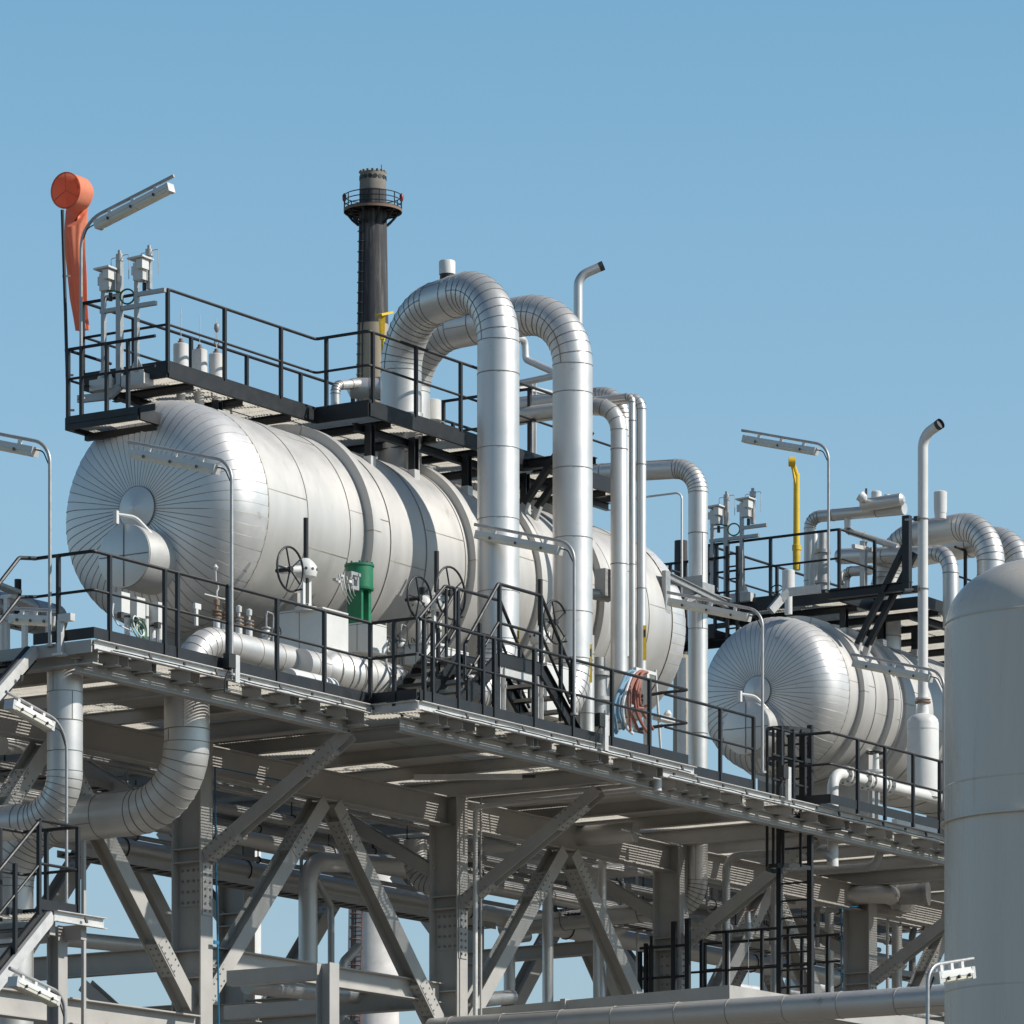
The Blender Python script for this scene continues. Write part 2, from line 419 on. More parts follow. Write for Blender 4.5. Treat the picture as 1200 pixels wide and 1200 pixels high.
a = MB('frame_paint'); a.bar((-.02, 0.02, DZ-.1), (-.02, YB, DZ-.1), .02, .17, UP); a.build('edge_plate', deck)
ZB = CAM.z + 11.55                            # soffit of the cross beams
COLX = [-.3, 6.5, 13.35, 20.2, 26.85, 33.6]
xs_ = []
for i, cx in enumerate(COLX):
    xs_.append((cx, True))
    if i < len(COLX)-1: xs_ += [(cx + (COLX[i+1]-cx)/4*k, False) for k in (1, 2, 3)]
for x, main in xs_:
    x = max(x, .2)
    if x > XE-.1: continue
    y0 = front(x)+.09 if x > .3 else .09
    a = MB('frame_paint')
    if main: a.ibeam((x, y0, ZB+.115), (x, YB-.1, ZB+.115), .27, .22, .018, .014, UP)
    else:
        a.ibeam((x, y0, ZB+.14), (x, YB-.1, ZB+.14), .20, .12, .012, .01, UP)
    a.build('cross_beam', deck)
for x0, x1, y in ((.1, XA-.1, .40), (XA+.1, XB-.2, -.40), (XB, XE, .10), (.1, XE, 5.3), (.1, XE, 8.6)):
    a = MB('frame_paint'); a.ibeam((x0, y, ZB-.02), (x1, y, ZB-.02), .2, .16, .014, .01, UP); a.build('edge_beam', deck)
rnb = random.Random(21)
for x0, x1, y in ((.3, XA-.2, Y1), (XA+.3, XB-.2, Y2), (XB+.3, XE-1, Y3)):
    x = x0+.35
    while x < x1:
        for dx_ in ((0, .22) if rnb.random() < .3 else (0,)):
            a = MB('frame_paint'); a.ibeam((x+dx_, y+.085, DZ-.17), (x+dx_, y+.42, DZ-.17), .20, .13, .014, .012, UP); a.build('edge_bracket', deck)
        x += rnb.uniform(.62, .95)
for y in (3.2, 7.4):
    a = MB('frame_paint'); a.ibeam((-2, y, ZB-.24), (XE, y, ZB-.24), .46, .24, .02, .014, UP)
    a.build('main_beam', deck)
# a few extra cradle plates below the deck (left end)
for x0, x1, y0, y1 in ((.6, 2.6, 1.3, 2.6), (2.9, 6.2, 1.2, 2.9), (8.6, 12.4, 1.6, 2.9), (15., 18.8, 1.2, 2.9)):
    a = MB('frame_paint'); a.box((x0, y0, DZ-.06), (x1, y1, DZ-.05)); a.build('floor_plate', deck)

# ================================================================== support frame
ZL2 = CAM.z + 8.45
fr = thing('support_frame', 'grey bolted steel columns with diagonal bracing holding up the deck', 'steel frame', (6.78, 3.2, 0))
def splice(mb, c, u, w, nu, nw, du, dw, nrm):
    for i in range(nu):
        for j in range(nw):
            p = V(c) + V(u)*(i-(nu-1)/2)*du + V(w)*(j-(nw-1)/2)*dw
            mb.lathe([(0, .02), (.018, .02)], p, nrm, 6, 0)
for cy in (3.2, 7.4):
    for cx in COLX:
        a = MB('frame_paint')
        a.ibeam((cx, cy, 0.02), (cx, cy, ZB-.01), .54, .30, .028, .02, (0, 1, 0))
        for z in (ZL2-.02, ZL2-.42, ZB-1.6, ZB-1.8):
            a.box((cx-.145, cy-.24, z-.01), (cx+.145, cy+.24, z+.01))
        c = a.build('column', fr)
        if cy < 5:
            b = MB('frame_paint', 'frame_bolt'); zc = ZL2+.95
            b.box((cx-.12, cy-.287, zc-.45), (cx+.12, cy-.272, zc+.45))
            b.box((cx-.03, cy-.2, zc-.3), (cx-.014, cy+.2, zc+.3))
            b.cur = 1
            for i in range(2):
                for j in range(8):
                    b.lathe([(0, .019), (.02, .019)], (cx-.06+.12*i, cy-.287, zc-.38+.108*j), (0, -1, 0), 6, 1)
            for i in range(4):
                for j in range(4):
                    b.lathe([(0, .022), (.02, .022)], (cx-.03, cy-.15+.1*i, zc-.24+.16*j), (-1, 0, 0), 6, 1)
            b.build('splice_plate', c)
def brace(p, q, h=.24, b=.24, up=(0, 1, 0), bolts=True):
    a = MB('frame_paint', 'frame_bolt'); p, q = V(p), V(q)
    a.ibeam(p, q, h, b, .016, .012, up)
    if bolts:
        t = (q-p).normalized(); u, w = frame(t, up)
        for s in (.12, .80):
            c = p.lerp(q, s)
            a.bar(c-t*.3, c+t*.3, .2, h+.02, up)
            for i in range(5):
                for e in (-1, 1):
                    a.lathe([(0, .015), (.014, .015)], c+t*(i-2)*.11+w*.07*e+u*(h/2+.01)*(1 if u.dot(FW) < 0 else -1), u*(1 if u.dot(FW) < 0 else -1), 6, 1)
                    a.lathe([(0, .014), (.014, .014)], c+t*(i-2)*.11+w*.105*(1 if w.dot(FW) < 0 else -1)+u*.05*e, w*(1 if w.dot(FW) < 0 else -1), 6, 1)
    a.build('brace', fr)
for i, cx in enumerate(COLX):
    # knee braces to the front and to the back
    if i: brace((cx, 2.95, ZL2+1.35), (cx, .35, ZB-.12), .2, .2, (1, 0, 0))
    brace((cx, 7.65, ZL2+1.45), (cx, 8.9, ZB-.12), .2, .2, (1, 0, 0), False)
    brace((cx, 3.45, ZL2+1.9), (cx, 5.3, ZB-.15), .2, .2, (1, 0, 0), False)
    for cy in (3.2, 7.4):
        if i < len(COLX)-1:
            m = (cx+COLX[i+1])/2; za = ZB-.5
            zl = CAM.z+7.9
            brace((cx+.1, cy, zl-.3), (m-.15, cy, za), .27, .25, (0, 1, 0))
            brace((m+.15, cy, za), (COLX[i+1]-.1, cy, zl-.3), .27, .25, (0, 1, 0))
            if i == 1 and cy < 5: a = MB('frame_paint'); a.ibeam((cx+.16, cy+(.08 if cy < 5 else 0), ZL2-.05), (COLX[i+1]-.16, cy+(.08 if cy < 5 else 0), ZL2-.05), .32, .2, .016, .012, UP); a.build('tie_beam', fr)
    for ya, yb in ((3.48, 7.12),):
        a = MB('frame_paint'); a.ibeam((cx, ya, ZL2-.10), (cx, yb, ZL2-.10), .34, .2, .016, .012, UP); a.build('tie_beam', fr)
    a = MB('frame_paint'); a.ibeam((cx, 7.68, ZL2-.10), (cx, 13, ZL2-.10), .34, .2, .016, .012, UP); a.build('tie_beam', fr)
    brace((cx, 3.5, ZL2-1.7), (cx, 5.2, ZL2-.4), .2, .2, (1, 0, 0), False)
a = MB('frame_paint'); a.ibeam(at(560, 1122, X=20.0), at(703, 1110, X=20.0), .24, .2, .014, .012, UP); a.build('tie_beam', fr)
for x in (8.6, 10.6):
    a = MB('frame_paint'); a.ibeam((x, 3.5, ZL2-.72), (x, 7.2, ZL2-.72), .3, .16, .014, .01, UP); a.build('tie_beam', fr)
# sunlit beam framing into the first column from the left
pL = at(0, 1176, Y=3.0); pR = at(232, 1206, Y=3.0)
a = MB('frame_paint', 'galv_pale'); a.ibeam((-4, 3.0, pR.z), (6.3, 3.0, pR.z), .38, .25, .02, .014, UP); a.build('tie_beam', fr, 'pale sunlit beam framing into the first column')

def px_beam(name, label, p, q, h, b, m='frame_paint', up=UP, cat='beam', ib=True):
    a = MB(m)
    (a.ibeam(p, q, h, b, .016, .012, up) if ib else a.bar(p, q, b, h, up))
    return tag(a.build(name, origin=p), label, cat)
# ================================================================== front railings
def foot(px, Y): return V((xat(px, Y), Y, DZ))
def sideY(px, X): return V((X, yat(px, X), DZ))
railing('deck_railing', 'black pipe railing along the front deck edge before the near drum head', [(0.02, 1.05, DZ), (0.02, .02, DZ), (XA-.02, .02, DZ), (XA-.02, Y2+.02, DZ)],
        [(0.02, .62, DZ)]+[foot(p, .02) for p in (128.5, 193, 208, 267, 324.5, 380, 434)]+[(XA-.02, yat(462, XA-.02), DZ)])
railing('deck_railing', 'black pipe railing on the jutting deck edge in front of the step-over stairs', [(XA+.06, Y2+.02, DZ), (XB+.12, Y2+.02, DZ), (XB+.12, Y3-.0, DZ)],
        [foot(p, Y2+.02) for p in (497, 507, 537, 566, 579, 626, 671, 717, 761)])
railing('deck_railing', 'black pipe railing between the hanging hoses and the caged ladder', [(XB+.25, Y3+.02, DZ), (xat(884, Y3), Y3+.02, DZ)],
        [foot(p, Y3+.02) for p in (844, 883)])
XR = xat(956, Y3)
railing('deck_railing', 'black pipe railing right of the caged ladder before the white valve run', [(XR, Y3+.55, DZ), (XR+.05, Y3-.25, DZ), (XE-1, Y3-.25, DZ)],
        [(XR, Y3+.5, DZ)]+[foot(p, Y3-.25) for p in (1005, 1037, 1070, 1101, 1135)])

# ================================================================== lamps
LAMP_GROUP = 'tube lamps on bent poles'
def lamp(label, base, top, arm, L=1.5, tilt=15, r=.026, bend=.34, gap=.25):
    """base: foot; top: z of the bend; arm: horizontal unit direction"""
    base = V(base); arm = V(arm).normalized(); a2 = (arm*math.cos(R_(tilt)) + UP*math.sin(R_(tilt)))
    root = thing('tube_lamp', label, 'lamp', base, LAMP_GROUP)
    kn = V((base.x, base.y, top)); p = MB('galv')
    p.tube(fillet([base, kn, kn+a2*(L+gap+.12)], bend, 8)[0], r, 10)
    p.lathe([(0, r*2.4), (.03, r*2.4), (.035, r*1.2)], base, UP, 10)
    p.build('pole', root)
    side = a2.cross(UP).normalized(); dn = side.cross(a2).normalized()
    if dn.z > 0: dn = -dn
    s = kn + a2*gap + dn*(.055+r); e = s + a2*L
    h = MB('white_paint', 'bolt')
    pr = [(-.0, -.07), (0, .07), (.06, .085), (.075, .085), (.075, -.085), (.06, -.085)]
    h.extr(s, e, pr[::-1], dn)
    for t in (.18, .5, .82):
        c = s.lerp(e, t); h.bar(c-dn*.07, c+dn*.01, .04, .05, a2, 0)
        h.bar(c+side*.092+dn*.065, c+side*.102+dn*.1, .03, .02, a2, 1); h.bar(c-side*.092+dn*.065, c-side*.102+dn*.1, .03, .02, a2, 1)
    hs = h.build('housing', root)
    d = MB('diffuser'); d.extr(s+a2*.03, e-a2*.03, [(.076, -.078), (.076, .078), (.115, .072), (.135, .048), (.135, -.048), (.115, -.072)][::-1], dn); d.build('diffuser', root)
    for q in (s, e): c = MB('galv_pale'); c.bar(q-a2*.03+dn*.065, q+a2*.03+dn*.065, .16, .13, dn); c.build('end_cap', root)
    k = MB('cable_black'); k.tube(fillet([kn-UP*.32, kn-UP*.12+a2*.12, s+dn*.03, s+a2*.06+dn*.03], .12, 5)[0], .010, 6); k.build('cable', root)
    return root
def lamp_px(label, px, pyb, pyt, Y=None, X=None, arm=(0, 1, 0), **k):
    b = at(px, pyb, Y=Y, X=X); t = at(px, pyt, Y=b.y)
    return lamp(label, b, t.z, arm, **k)
lamp_px('tube lamp on bent pole over the deck corner at the far left edge', 58.5, 758, 520, X=-.06)
lamp_px('tube lamp on bent pole crossing the near drum head', 271.5, 792, 541, Y=-.06)
lamp_px('tube lamp on bent pole in front of the two tall loop pipes', 673, 838, 637, Y=Y2-.06)
lamp_px('tube lamp on bent pole in front of the smaller drum head', 893.5, 906, 716, Y=Y3-.06)
lamp_px('tube lamp on bent pole against the sky beside the yellow davit', 971, 694, 522, Y=3.0)
lamp_px('tube lamp beside the slim vent stack, its pole next to the grey vessel', 1106, 950, 788, Y=Y3-.3)
lamp_px('tube lamp on tall bent pole beside the orange windsock', 95, 468, 262, Y=4.5, arm=(0, -1, 0), L=1.36, bend=.5, gap=.30)
lamp_px('tube lamp under the left end of the deck before a clad pipe', 78, 1060, 850, Y=.5, arm=(-1, 0, 0), L=.85, tilt=12, bend=.45, gap=.36, r=.022)
lamp_px('tube lamp before the pale beam in the bottom left corner', 76, 1260, 1166, Y=-1.0, arm=(-1, 0, 0), L=.85, tilt=12, bend=.3, gap=.2)
bj = at(1087, 1300, D=54.); lamp('tube lamp on bent pole before the grey vessel at bottom right', bj, at(1087, 1132, D=54.).z, (1, -.12, 0), L=.62, tilt=10, bend=.24, gap=.12, r=.022)
# small lamp behind the left stair rail
b0 = at(70, 716, Y=1.6); 
lamp('short tube lamp fixed low behind the left stair handrail', b0-UP*.65, b0.z, (0, 1, 0), L=.75, tilt=8, bend=.1, gap=.05)

# ================================================================== tall loop pipes of the near drum
ZLP = CAM.z + 19.02
px1 = xat(584, .8); px2 = xat(671, .8)
zlow = DZ + .74
clad_pipe('loop_pipe', 'thick silver clad loop pipe rising from the near drum, in front', [V((xat(470, 3.2), 3.2, Z1+R1*.9)), V((xat(470, 3.2), 3.2, ZLP-.02)), V((px1, .8, ZLP)), V((px1, .8, zlow)), V((xat(505, .8), .8, zlow))], .325, .92,
          step=1.22, off=.5, flank=True, group='silver loop pipes')
clad_pipe('loop_pipe', 'thick silver clad loop pipe just behind the front loop on the near drum', [V((xat(481, 4.05), 4.05, Z1+R1*.9)), V((xat(481, 4.05), 4.05, ZLP+.04)), V((px2, .8, ZLP+.04)), V((px2, .8, zlow)), V((px2-1.9, .8, zlow))], .315, .92,
          step=1.22, off=.45, flank=True, group='silver loop pipes')
# nozzles on the drum under the loops
for px, py, Yy, rr, lab in ((483, 556, 2.75, .115, 'slim silver nozzle stub between the near drum and its platform'), (455, 545, 3.5, .17, 'wide grey nozzle stub beside the slim one under the platform')):
    p = at(px, py, Y=Yy); m_ = MB('clad', 'seam'); m_.lathe([(-.3, rr), (.35, rr), (.55, rr*1.5), (.95, rr*1.5)], p, UP, 20); m_.lathe([(.34, rr+.006), (.355, rr+.006)], p, UP, 20, 1)
    tag(m_.build('nozzle', origin=p), lab, 'nozzle')
# yellow pipe markers
def marker(label, px, y0, y1, Y, r, wpx, xp):
    p0 = at(px, y0, Y=Y); p1 = at(px, y1, Y=Y); a = MB('yellow_paint', 'cable_black')
    wd = wpx/sc_at(p0); t = RT*wd/2
    o = -FW*.01
    a.bar(p0+o, p1+o, .008, wd, RT)
    q = p0.lerp(p1, .12); a.bar(q+o*1.6, q+o*1.6+UP*(-.12), .004, wd*.5, RT, 1)
    return tag(a.build('pipe_marker', origin=p1), label, 'marker')
marker('yellow warning strip on the lower front loop pipe behind the stairs', 607, 737, 758, .48, .3, 4, 0)
marker('long yellow warning strip on the lower rear loop pipe', 692, 755, 800, .49, .3, 4, 0)
marker('yellow warning strip on the slender twin riser pipes above the hoses', 755.5, 733, 774, .78, .3, 4, 0)

# can on the front loop
p = at(524, 324, X=(px1+xat(470, 3.2))/2); a = MB('white_paint', 'cable_black'); a.lathe([(-.14, .115), (.03, .115)], p, UP, 24, 1); a.lathe([(.03, .128), (.22, .13), (.24, .12), (.245, .001)], p, UP, 24)
tag(a.build('vent_can', origin=p), 'small white cylinder cap on top of the front loop pipe', 'vent can')
# gooseneck vents
def gooseneck(name, label, px, yb, yt, Y, r, arm, alen, m='clad', base=None, mouth=True):
    b = at(px, yb, Y=Y); t = at(px, yt, Y=Y); k = V((b.x, b.y, t.z)); arm = V(arm).normalized()
    root = thing(name, label, 'vent pipe', b)
    a = MB(m); pts, _ = fillet([b, k, k+arm*alen], r*3.4, 9); a.tube(pts, r, 18); a.build('pipe', root)
    e = pts[-1]; a2 = (pts[-1]-pts[-2]).normalized(); c = MB('bolt'); c.lathe([(.002, r*.9), (.004, r*.9)], e, a2, 18)  # dark disc painted as the shade inside the open pipe end
    hd = MB('bolt'); hd.tube([e-a2*.03, e+a2*.05], [r*1.02, r*1.05], 18, cap=False); hd.build('mouth', root); c.build('bore_shade', root)
    return root, k
gooseneck('gooseneck_vent', 'short silver gooseneck vent above the rear loop pipe', 677.5, 480, 324, 4.4, .078, (.5, -.85, .42), .42)
# risers right of the loops
def riser(label, px, yb, yt, Y, rpx, left=None, bend=None, **k):
    b = at(px, yb, Y=Y); t = at(px, yt, Y=Y); r = rpx/sc_at(b)/2
    pts = [b, V((b.x, b.y, t.z))]
    if left: pts = pts + [V((b.x-.15, b.y+left, t.z))]
    return clad_pipe('riser_pipe', label, pts[::-1], r, bend or r*3.2, group='slender silver riser pipes', ring=.012, **k)
riser('silver riser pipe with smooth elbow right of the rear loop pipe', 725.5, 788, 473, .8, 20, 2.2, seg=4, step=2.1)
riser('silver riser pipe with seamed elbow, hidden behind the smooth elbow riser', 729, 770, 460, 1.35, 19, 2.2, step=2.1)
riser('thinnest silver riser pipe of the slender pair', 741, 788, 464, 1.0, 8, 1.2, seg=3, bend=.1, step=2.2)
riser('right slender silver riser pipe with a tight elbow', 751.5, 788, 466, .9, 11.5, 1.2, seg=4, bend=.18, step=2.2, off=.9)
# cross-over pipe and long dropper
YD = 2.8; xd = xat(818, YD); zt = at(818, 548, Y=YD).z
clad_pipe('dropper_pipe', 'silver pipe crossing from behind the riser pipes and dropping past the bracket', [V((xd-.1, 7., zt+.25)), V((xd, YD, zt)), V((xd, YD, DZ-1.35)), V((xd, 6.8, DZ-1.45))], .168, .46, step=1.75, off=.7)
# bracket shelf round the dropper
zb_ = at(815, 705, Y=YD).z; root = thing('pipe_bracket', 'galvanized bracket shelf clamping the dropper pipe to the near drum end', 'bracket', (18.15, 2.05, zb_))
for y0, y1 in ((1.95, 2.45), (2.3, 3.1)):
    a = MB('galv'); a.ibeam((18.0, y0, zb_), (xd+.35, y1, zb_-.02), .11, .09, .01, .01, UP); a.build('arm', root)
    a = MB('galv'); a.bar((18.0, y0, zb_-.62), (xd-.9, y0+(y1-y0)*.6, zb_-.06), .08, .08); a.build('strut', root)
a = MB('galv'); a.box((xd-.42, YD-.45, zb_+.06), (xd+.38, YD+.38, zb_+.075)); a.build('shelf', root)
a = MB('galv'); a.box((xd-.19, YD-.2, zb_+.08), (xd-.175, YD+.2, zb_+.42)); a.box((xd-.2, YD-.21, zb_+.08), (xd+.2, YD-.195, zb_+.3)); a.build('clamp', root)
a = MB('galv'); a.box((17.9, 1.9, zb_-.70), (18.05, 1.98, zb_+.06)); a.build('wall_plate', root)

# ================================================================== near drum upper platform
ZP = CAM.z + 17.02; YP1, YP2, YPB = 3.3, 2.3, yat(97, 6.03, 440)
XP0 = 6.03; XPJ = 9.82; XPE = 17.4
def upper_platform(name, label, x0, xj, xe, y1, y2, yb, zp, leg_x):
    root = thing(name, label, 'platform', (x0, y1, zp))
    for a0, a1, b0 in ((x0, xj, y1), (xj, xe, y2)):
        g = MB('grating'); bars(g, a0+.03, a1, b0+.04, yb-.03, zp, .05, .025, .006); g.build('grating_floor', root)
    e = MB('black_steel')
    for p, q in (((x0, y1), (xj, y1)), ((xj, y1), (xj, y2)), ((xj, y2), (xe, y2)), ((x0, y1), (x0, yb)), ((x0, yb), (xe, yb)), ((xe, y2), (xe, yb))):
        e.bar((*p, zp-.02), (*q, zp-.02), .06, .20, UP)
    e.build('edge_beam', root)
    x = x0+.7
    while x < xe:
        b = MB('black_steel'); b.ibeam((x, (y1 if x < xj else y2)+.05, zp-.12), (x, yb-.05, zp-.12), .12, .09, .012, .01, UP); b.build('joist', root); x += 1.25
    for yy in (y2+.35, yb-.5):
        b = MB('black_steel'); b.ibeam((x0+.2 if yy > y1 else xj+.1, yy, zp-.23), (xe-.1, yy, zp-.23), .12, .09, .012, .01, UP); b.build('bearer', root)
    for lx, ly, lz in leg_x:
        b = MB('black_steel', 'galv_pale'); b.ibeam((lx, ly, lz), (lx, ly, zp-.15), .12, .12, .012, .012, (1, 0, 0)); b.box((lx-.07, ly-.07, lz-.12), (lx+.07, ly+.07, lz+.06), 1)
        b.build('leg', root)
    return root
def leg_z(y, R, zc): return zc + math.sqrt(max(.01, R*R-(y-TY)**2))
upper_platform('access_platform', 'black steel access platform on top of the near drum', XP0, XPJ, XPE, YP1, YP2, YPB, ZP,
               [(x, y, leg_z(y, R1, Z1)+.03) for x in (10.2, 11.4, 12.9, 14.6, 16.2) for y in (2.55, 4.8)]+[(7.6, 3.55, Z1+R1+.02), (7.6, 4.8, leg_z(4.8, R1, Z1)+.03)])
railing('platform_railing', 'black railing along the front of the near drum top platform', [(XP0, YPB, ZP), (XP0, YP1, ZP), (XPJ, YP1, ZP), (XPJ, YP2, ZP), (XPE, YP2, ZP)],
        [(XP0, YPB, ZP), (XP0, 4.5, ZP), (XP0, YP1, ZP)]+[(x, YP1, ZP) for x in (7.45, 8.9)]+[(XPJ, YP1-.2, ZP)]+[(x, YP2, ZP) for x in (XPJ+.1, 11.1, 12.35, 13.9, 15.4, 16.9)], toe=.12)
railing('platform_railing', 'black railing along the far side of the near drum top platform', [(XP0, YPB-.04, ZP), (XPE, YPB-.04, ZP)],
        along((XP0+1.2, YPB-.04, ZP), (XPE, YPB-.04, ZP), 8), toe=.12)
# lower landing at the left end
pc = at(78, 497, X=5.33); zL = pc.z
ll = thing('ladder_landing', 'small black ladder landing below the instrument posts at the top left', 'platform', pc)
a = MB('grating'); bars(a, 4.4+.9, 6.3, 3.35, pc.y-.03, zL, .05); a.build('grating_floor', ll)
a = MB('black_steel')
for p, q in (((5.33, 3.3), (5.33, pc.y)), ((5.33, pc.y), (6.4, pc.y)), ((5.33, 3.3), (6.4, 3.3))): a.bar((*p, zL), (*q, zL), .06, .18, UP)
a.bar((5.8, 3.3, zL-.12), (5.8, pc.y, zL-.12), .08, .1, UP)
a.build('edge_beam', ll)
railing('landing_railing', 'black railing round the small ladder landing at the top left', [(6.4, pc.y, zL), (5.33, pc.y, zL), (5.33, 3.0, zL)], [(6.3, pc.y, zL), (5.33, pc.y-.03, zL), (5.33, pc.y-.28, zL), (5.33, pc.y-.75, zL), (5.33, 3.5, zL)], h=1.1, toe=.1)

def instrument_rack(label, pxs, Y, sclx):
    """galvanized posts, cross rails and instrument boxes. pxs: (px foot, y foot) survey"""
    (px, py) = pxs; o = at(px, py, Y=Y); k = sclx
    root = thing('instrument_rack', label, 'instrument rack', o, 'instrument racks on the drum tops')
    q = lambda dy, dz, dx=0: o + V((dx, -dy*k, dz*k))
    for dy, z0, z1, wd in ((0, .05, 1.5, .06), (.30, -.15, 1.75, .085), (.62, .05, 1.52, .06)):
        a = MB('galv'); a.bar(q(dy, z0), q(dy, z1), wd*k, wd*k, (1, 0, 0)); a.build('post', root)
    a = MB('galv'); a.bar(q(.85, 1.25), q(.85, 1.82), .07*k, .06*k, (1, 0, 0)); a.build('post', root)
    a = MB('galv')
    a.bar(q(-.05, 1.03), q(.98, 1.03), .07*k, .06*k); a.bar(q(.65, 1.2), q(1.15, 1.2), .06*k, .06*k); a.bar(q(-.05, 1.25), q(.28, 1.25), .02, .03*k); a.build('cross_rail', root)
    for dy, z in ((.13, 1.45), (.76, 1.52)):
        a = MB('galv_pale', 'bolt'); a.box(q(dy-.09, z-.15), q(dy+.09, z+.11, -.16*k)); a.box(q(dy-.26, z-.01, .02), q(dy-.09, z+.12, .05)); a.lathe([(0, .03), (.12, .03)], q(dy, z-.28), UP, 8, 1)
        a.build('instrument_box', root)
        a = MB('white_paint'); a.extr(q(dy-.12, z+.15, -.21*k), q(dy+.17, z+.16, -.21*k), [(-.012, -.22), (.012, -.22), (.02, .06*k), (-.004, .06*k)], UP); a.box(q(dy+.02, z+.0, -.06), q(dy+.13, z+.14, -.225)); a.build('rain_hood', root)
    for dy in (.30, .85):
        a = MB('galv', 'rust'); a.lathe([(0, .06*k), (.1*k, .06*k), (.1*k, .03*k), (.16*k, .03*k)], q(dy, 1.74), UP, 10)
        a.tube(fillet([q(dy, 1.82), q(dy+.17, 1.82), q(dy+.17, 1.45)], .03, 3)[0], .006, 5); a.tube(fillet([q(dy, 1.80), q(dy-.16, 1.8), q(dy-.16, 1.55)], .03, 3)[0], .006, 5); a.build('sampling_head', root)
    a = MB('cable_green'); a.torus(q(.48, 1.18, -.05), (1, .4, 0), .11*k, .014, 16, 6); a.tube([q(.38, 1.25, -.05), q(.2, 1.3, -.1), q(.13, 1.3, -.1)], .012, 6); a.build('cable_loop', root)
    for dy in (0.02, .62):
        a = MB('galv_pale'); a.box(q(dy-.2, -.16, -.12), q(dy+.22, 0, .12)); a.extr(q(dy, 0, -.004), q(dy, 0, .004), [(0, -.16*k), (0, .16*k), (.28*k, .02), (.28*k, -.02)], UP); a.build('foot_box', root)
    return root
instrument_rack('galvanized instrument rack with white hoods on the near drum platform', (121.5, 446), 4.45, 1.0)
# galvanised duct under the rack
p0 = at(92, 468, Y=4.85); p1 = at(128, 464, Y=4.3); p2 = at(141, 452, Y=4.12); p3 = at(141.5, 432, Y=4.12)
a = MB('galv'); 
for u, v_ in ((p0, p1), (p1, p2), (p2, p3)): a.bar(u, v_, .08, .11, UP if abs((v_-u).normalized().z) < .8 else (1, 0, 0))
tag(a.build('cable_tray', origin=p1), 'bent galvanized cable tray below the near instrument rack', 'cable tray')
# insulated drums (white) on the platform front
for i, (px, yt, yb, lab) in enumerate(((212, 404, 437, 'white insulated level pot nearest the platform corner'), (234, 411, 444, 'middle white insulated level pot on the near platform'), (253.5, 416, 449, 'white insulated level pot below the hanging hook'))):
    b = at(px, yb, Y=3.75); t = at(px, yt, Y=3.75); rr = 18/sc_at(b)/2; H = t.z-b.z
    root = thing('level_pot', lab, 'level pot', b, 'white level pots')
    a = MB('white_paint'); a.lathe([(-.02, rr), (H, rr), (H+.01, rr*.9)], b, UP, 24); a.lathe([(-.62, rr*.6), (-.02, rr*.6)], b, UP, 20); a.build('jacket', root)
    a = MB('rust', 'galv'); a.lathe([(H, .05), (H+.05, .05), (H+.05, .03), (H+.09, .03)], b, UP, 12); a.tube([b+UP*(H+.09), b+UP*(H+.55)], .005, 5, 1); a.build('stem', root)
    a = MB('galv'); a.bar(b+V((.12, -.1, -.05)), b+V((.2, -.14, -.45)), .02, .03); a.bar(b+V((.12, .1, -.05)), b+V((.2, .14, -.45)), .02, .03); a.build('stay', root)
hk = at(254, 400, Y=3.75); a = MB('galv'); a.torus(hk-UP*.02, FW, .035, .012, 14, 6); a.tube([hk+UP*.02, hk+UP*.16], .012, 6); a.lathe([(0, .02), (.05, .045), (.11, .04), (.14, .01)], hk+UP*.14, UP, 10)
a.tube([hk-UP*.05, hk-UP*.22], .008, 6)
tag(a.build('lifting_hook', origin=hk), 'small galvanized swivel hook above the third white level pot', 'hook')
# small gate valve behind pots
def handwheel(mb, c, ax, R, r=.012, spokes=5, m=0):
    c = V(c); ax = V(ax).normalized(); mb.torus(c, ax, R, r, 28, 8, m); a, b = frame(ax)
    mb.lathe([(-.03, R*.14), (.03, R*.14)], c, ax, 10, m)
    for i in range(spokes):
        g = 2*math.pi*i/spokes+.3; mb.tube([c, c+(a*math.cos(g)+b*math.sin(g))*R], r*.75, 6, m)
p = at(191, 434, Y=4.3); a = MB('black_steel', 'galv'); handwheel(a, p, (-.8, -.5, 0), .1, .01); a.tube([p, p+V((.15, .1, 0))], .02, 8); a.box(p+V((.1, .02, -.1)), p+V((.3, .2, .06)), 1)
tag(a.build('small_valve', origin=p), 'small valve with black handwheel beside the first white level pot', 'valve')
# windsock
ws = at(80.5, 488, Y=5.0); wt = at(73, 248, Y=5.0); wt = V((ws.x+.02, wt.y, wt.z)); wt = at(73, 246, Y=5.0)
root = thing('windsock', 'limp orange windsock hanging from a ring on a thin dark pole', 'windsock', ws)
a = MB('black_steel', 'galv'); a.tube([ws-UP*.2, ws.lerp(wt, .5), wt], .026, 8); 
for t in (.03, .2, .32, .68): q = ws.lerp(wt, t); a.bar(q-RT*.03, q+RT*.09, .02, .03, UP, 1)
a.build('pole', root)
c = at(77, 223, Y=5.0); axm = (-FW*.86 - RT*.50 - UP*.06).normalized(); Rm = 20.5/sc_at(c)
a = MB('orange_dark'); a.torus(c, axm, Rm, .012, 28, 6); u_, w_ = frame(axm)
for gdeg in (90, 210, 330): 
    a.tube([c, c+(u_*math.sin(R_(gdeg))+w_*math.cos(R_(gdeg)))*Rm], .008, 5)
a.build('ring', root)
s = MB('orange_cloth', 'orange_dark'); NS = 40
path = [(c, axm*-1, Rm, 1, 1), (c-axm*.28, -axm, Rm*1.02, 1, 1)]
secs = []
b1 = at(89, 228, Y=5.0)
def ring_sec(cen, u, w, ru, rw, ripple, ph):
    out = []
    for j in range(NS):
        g = 2*math.pi*j/NS; f = 1+ripple*.7*math.sin(4*g+ph)+ripple*.5*math.sin(7*g-ph*.6)
        out.append(cen+u*math.cos(g)*ru*f+w*math.sin(g)*rw*f)
    return out
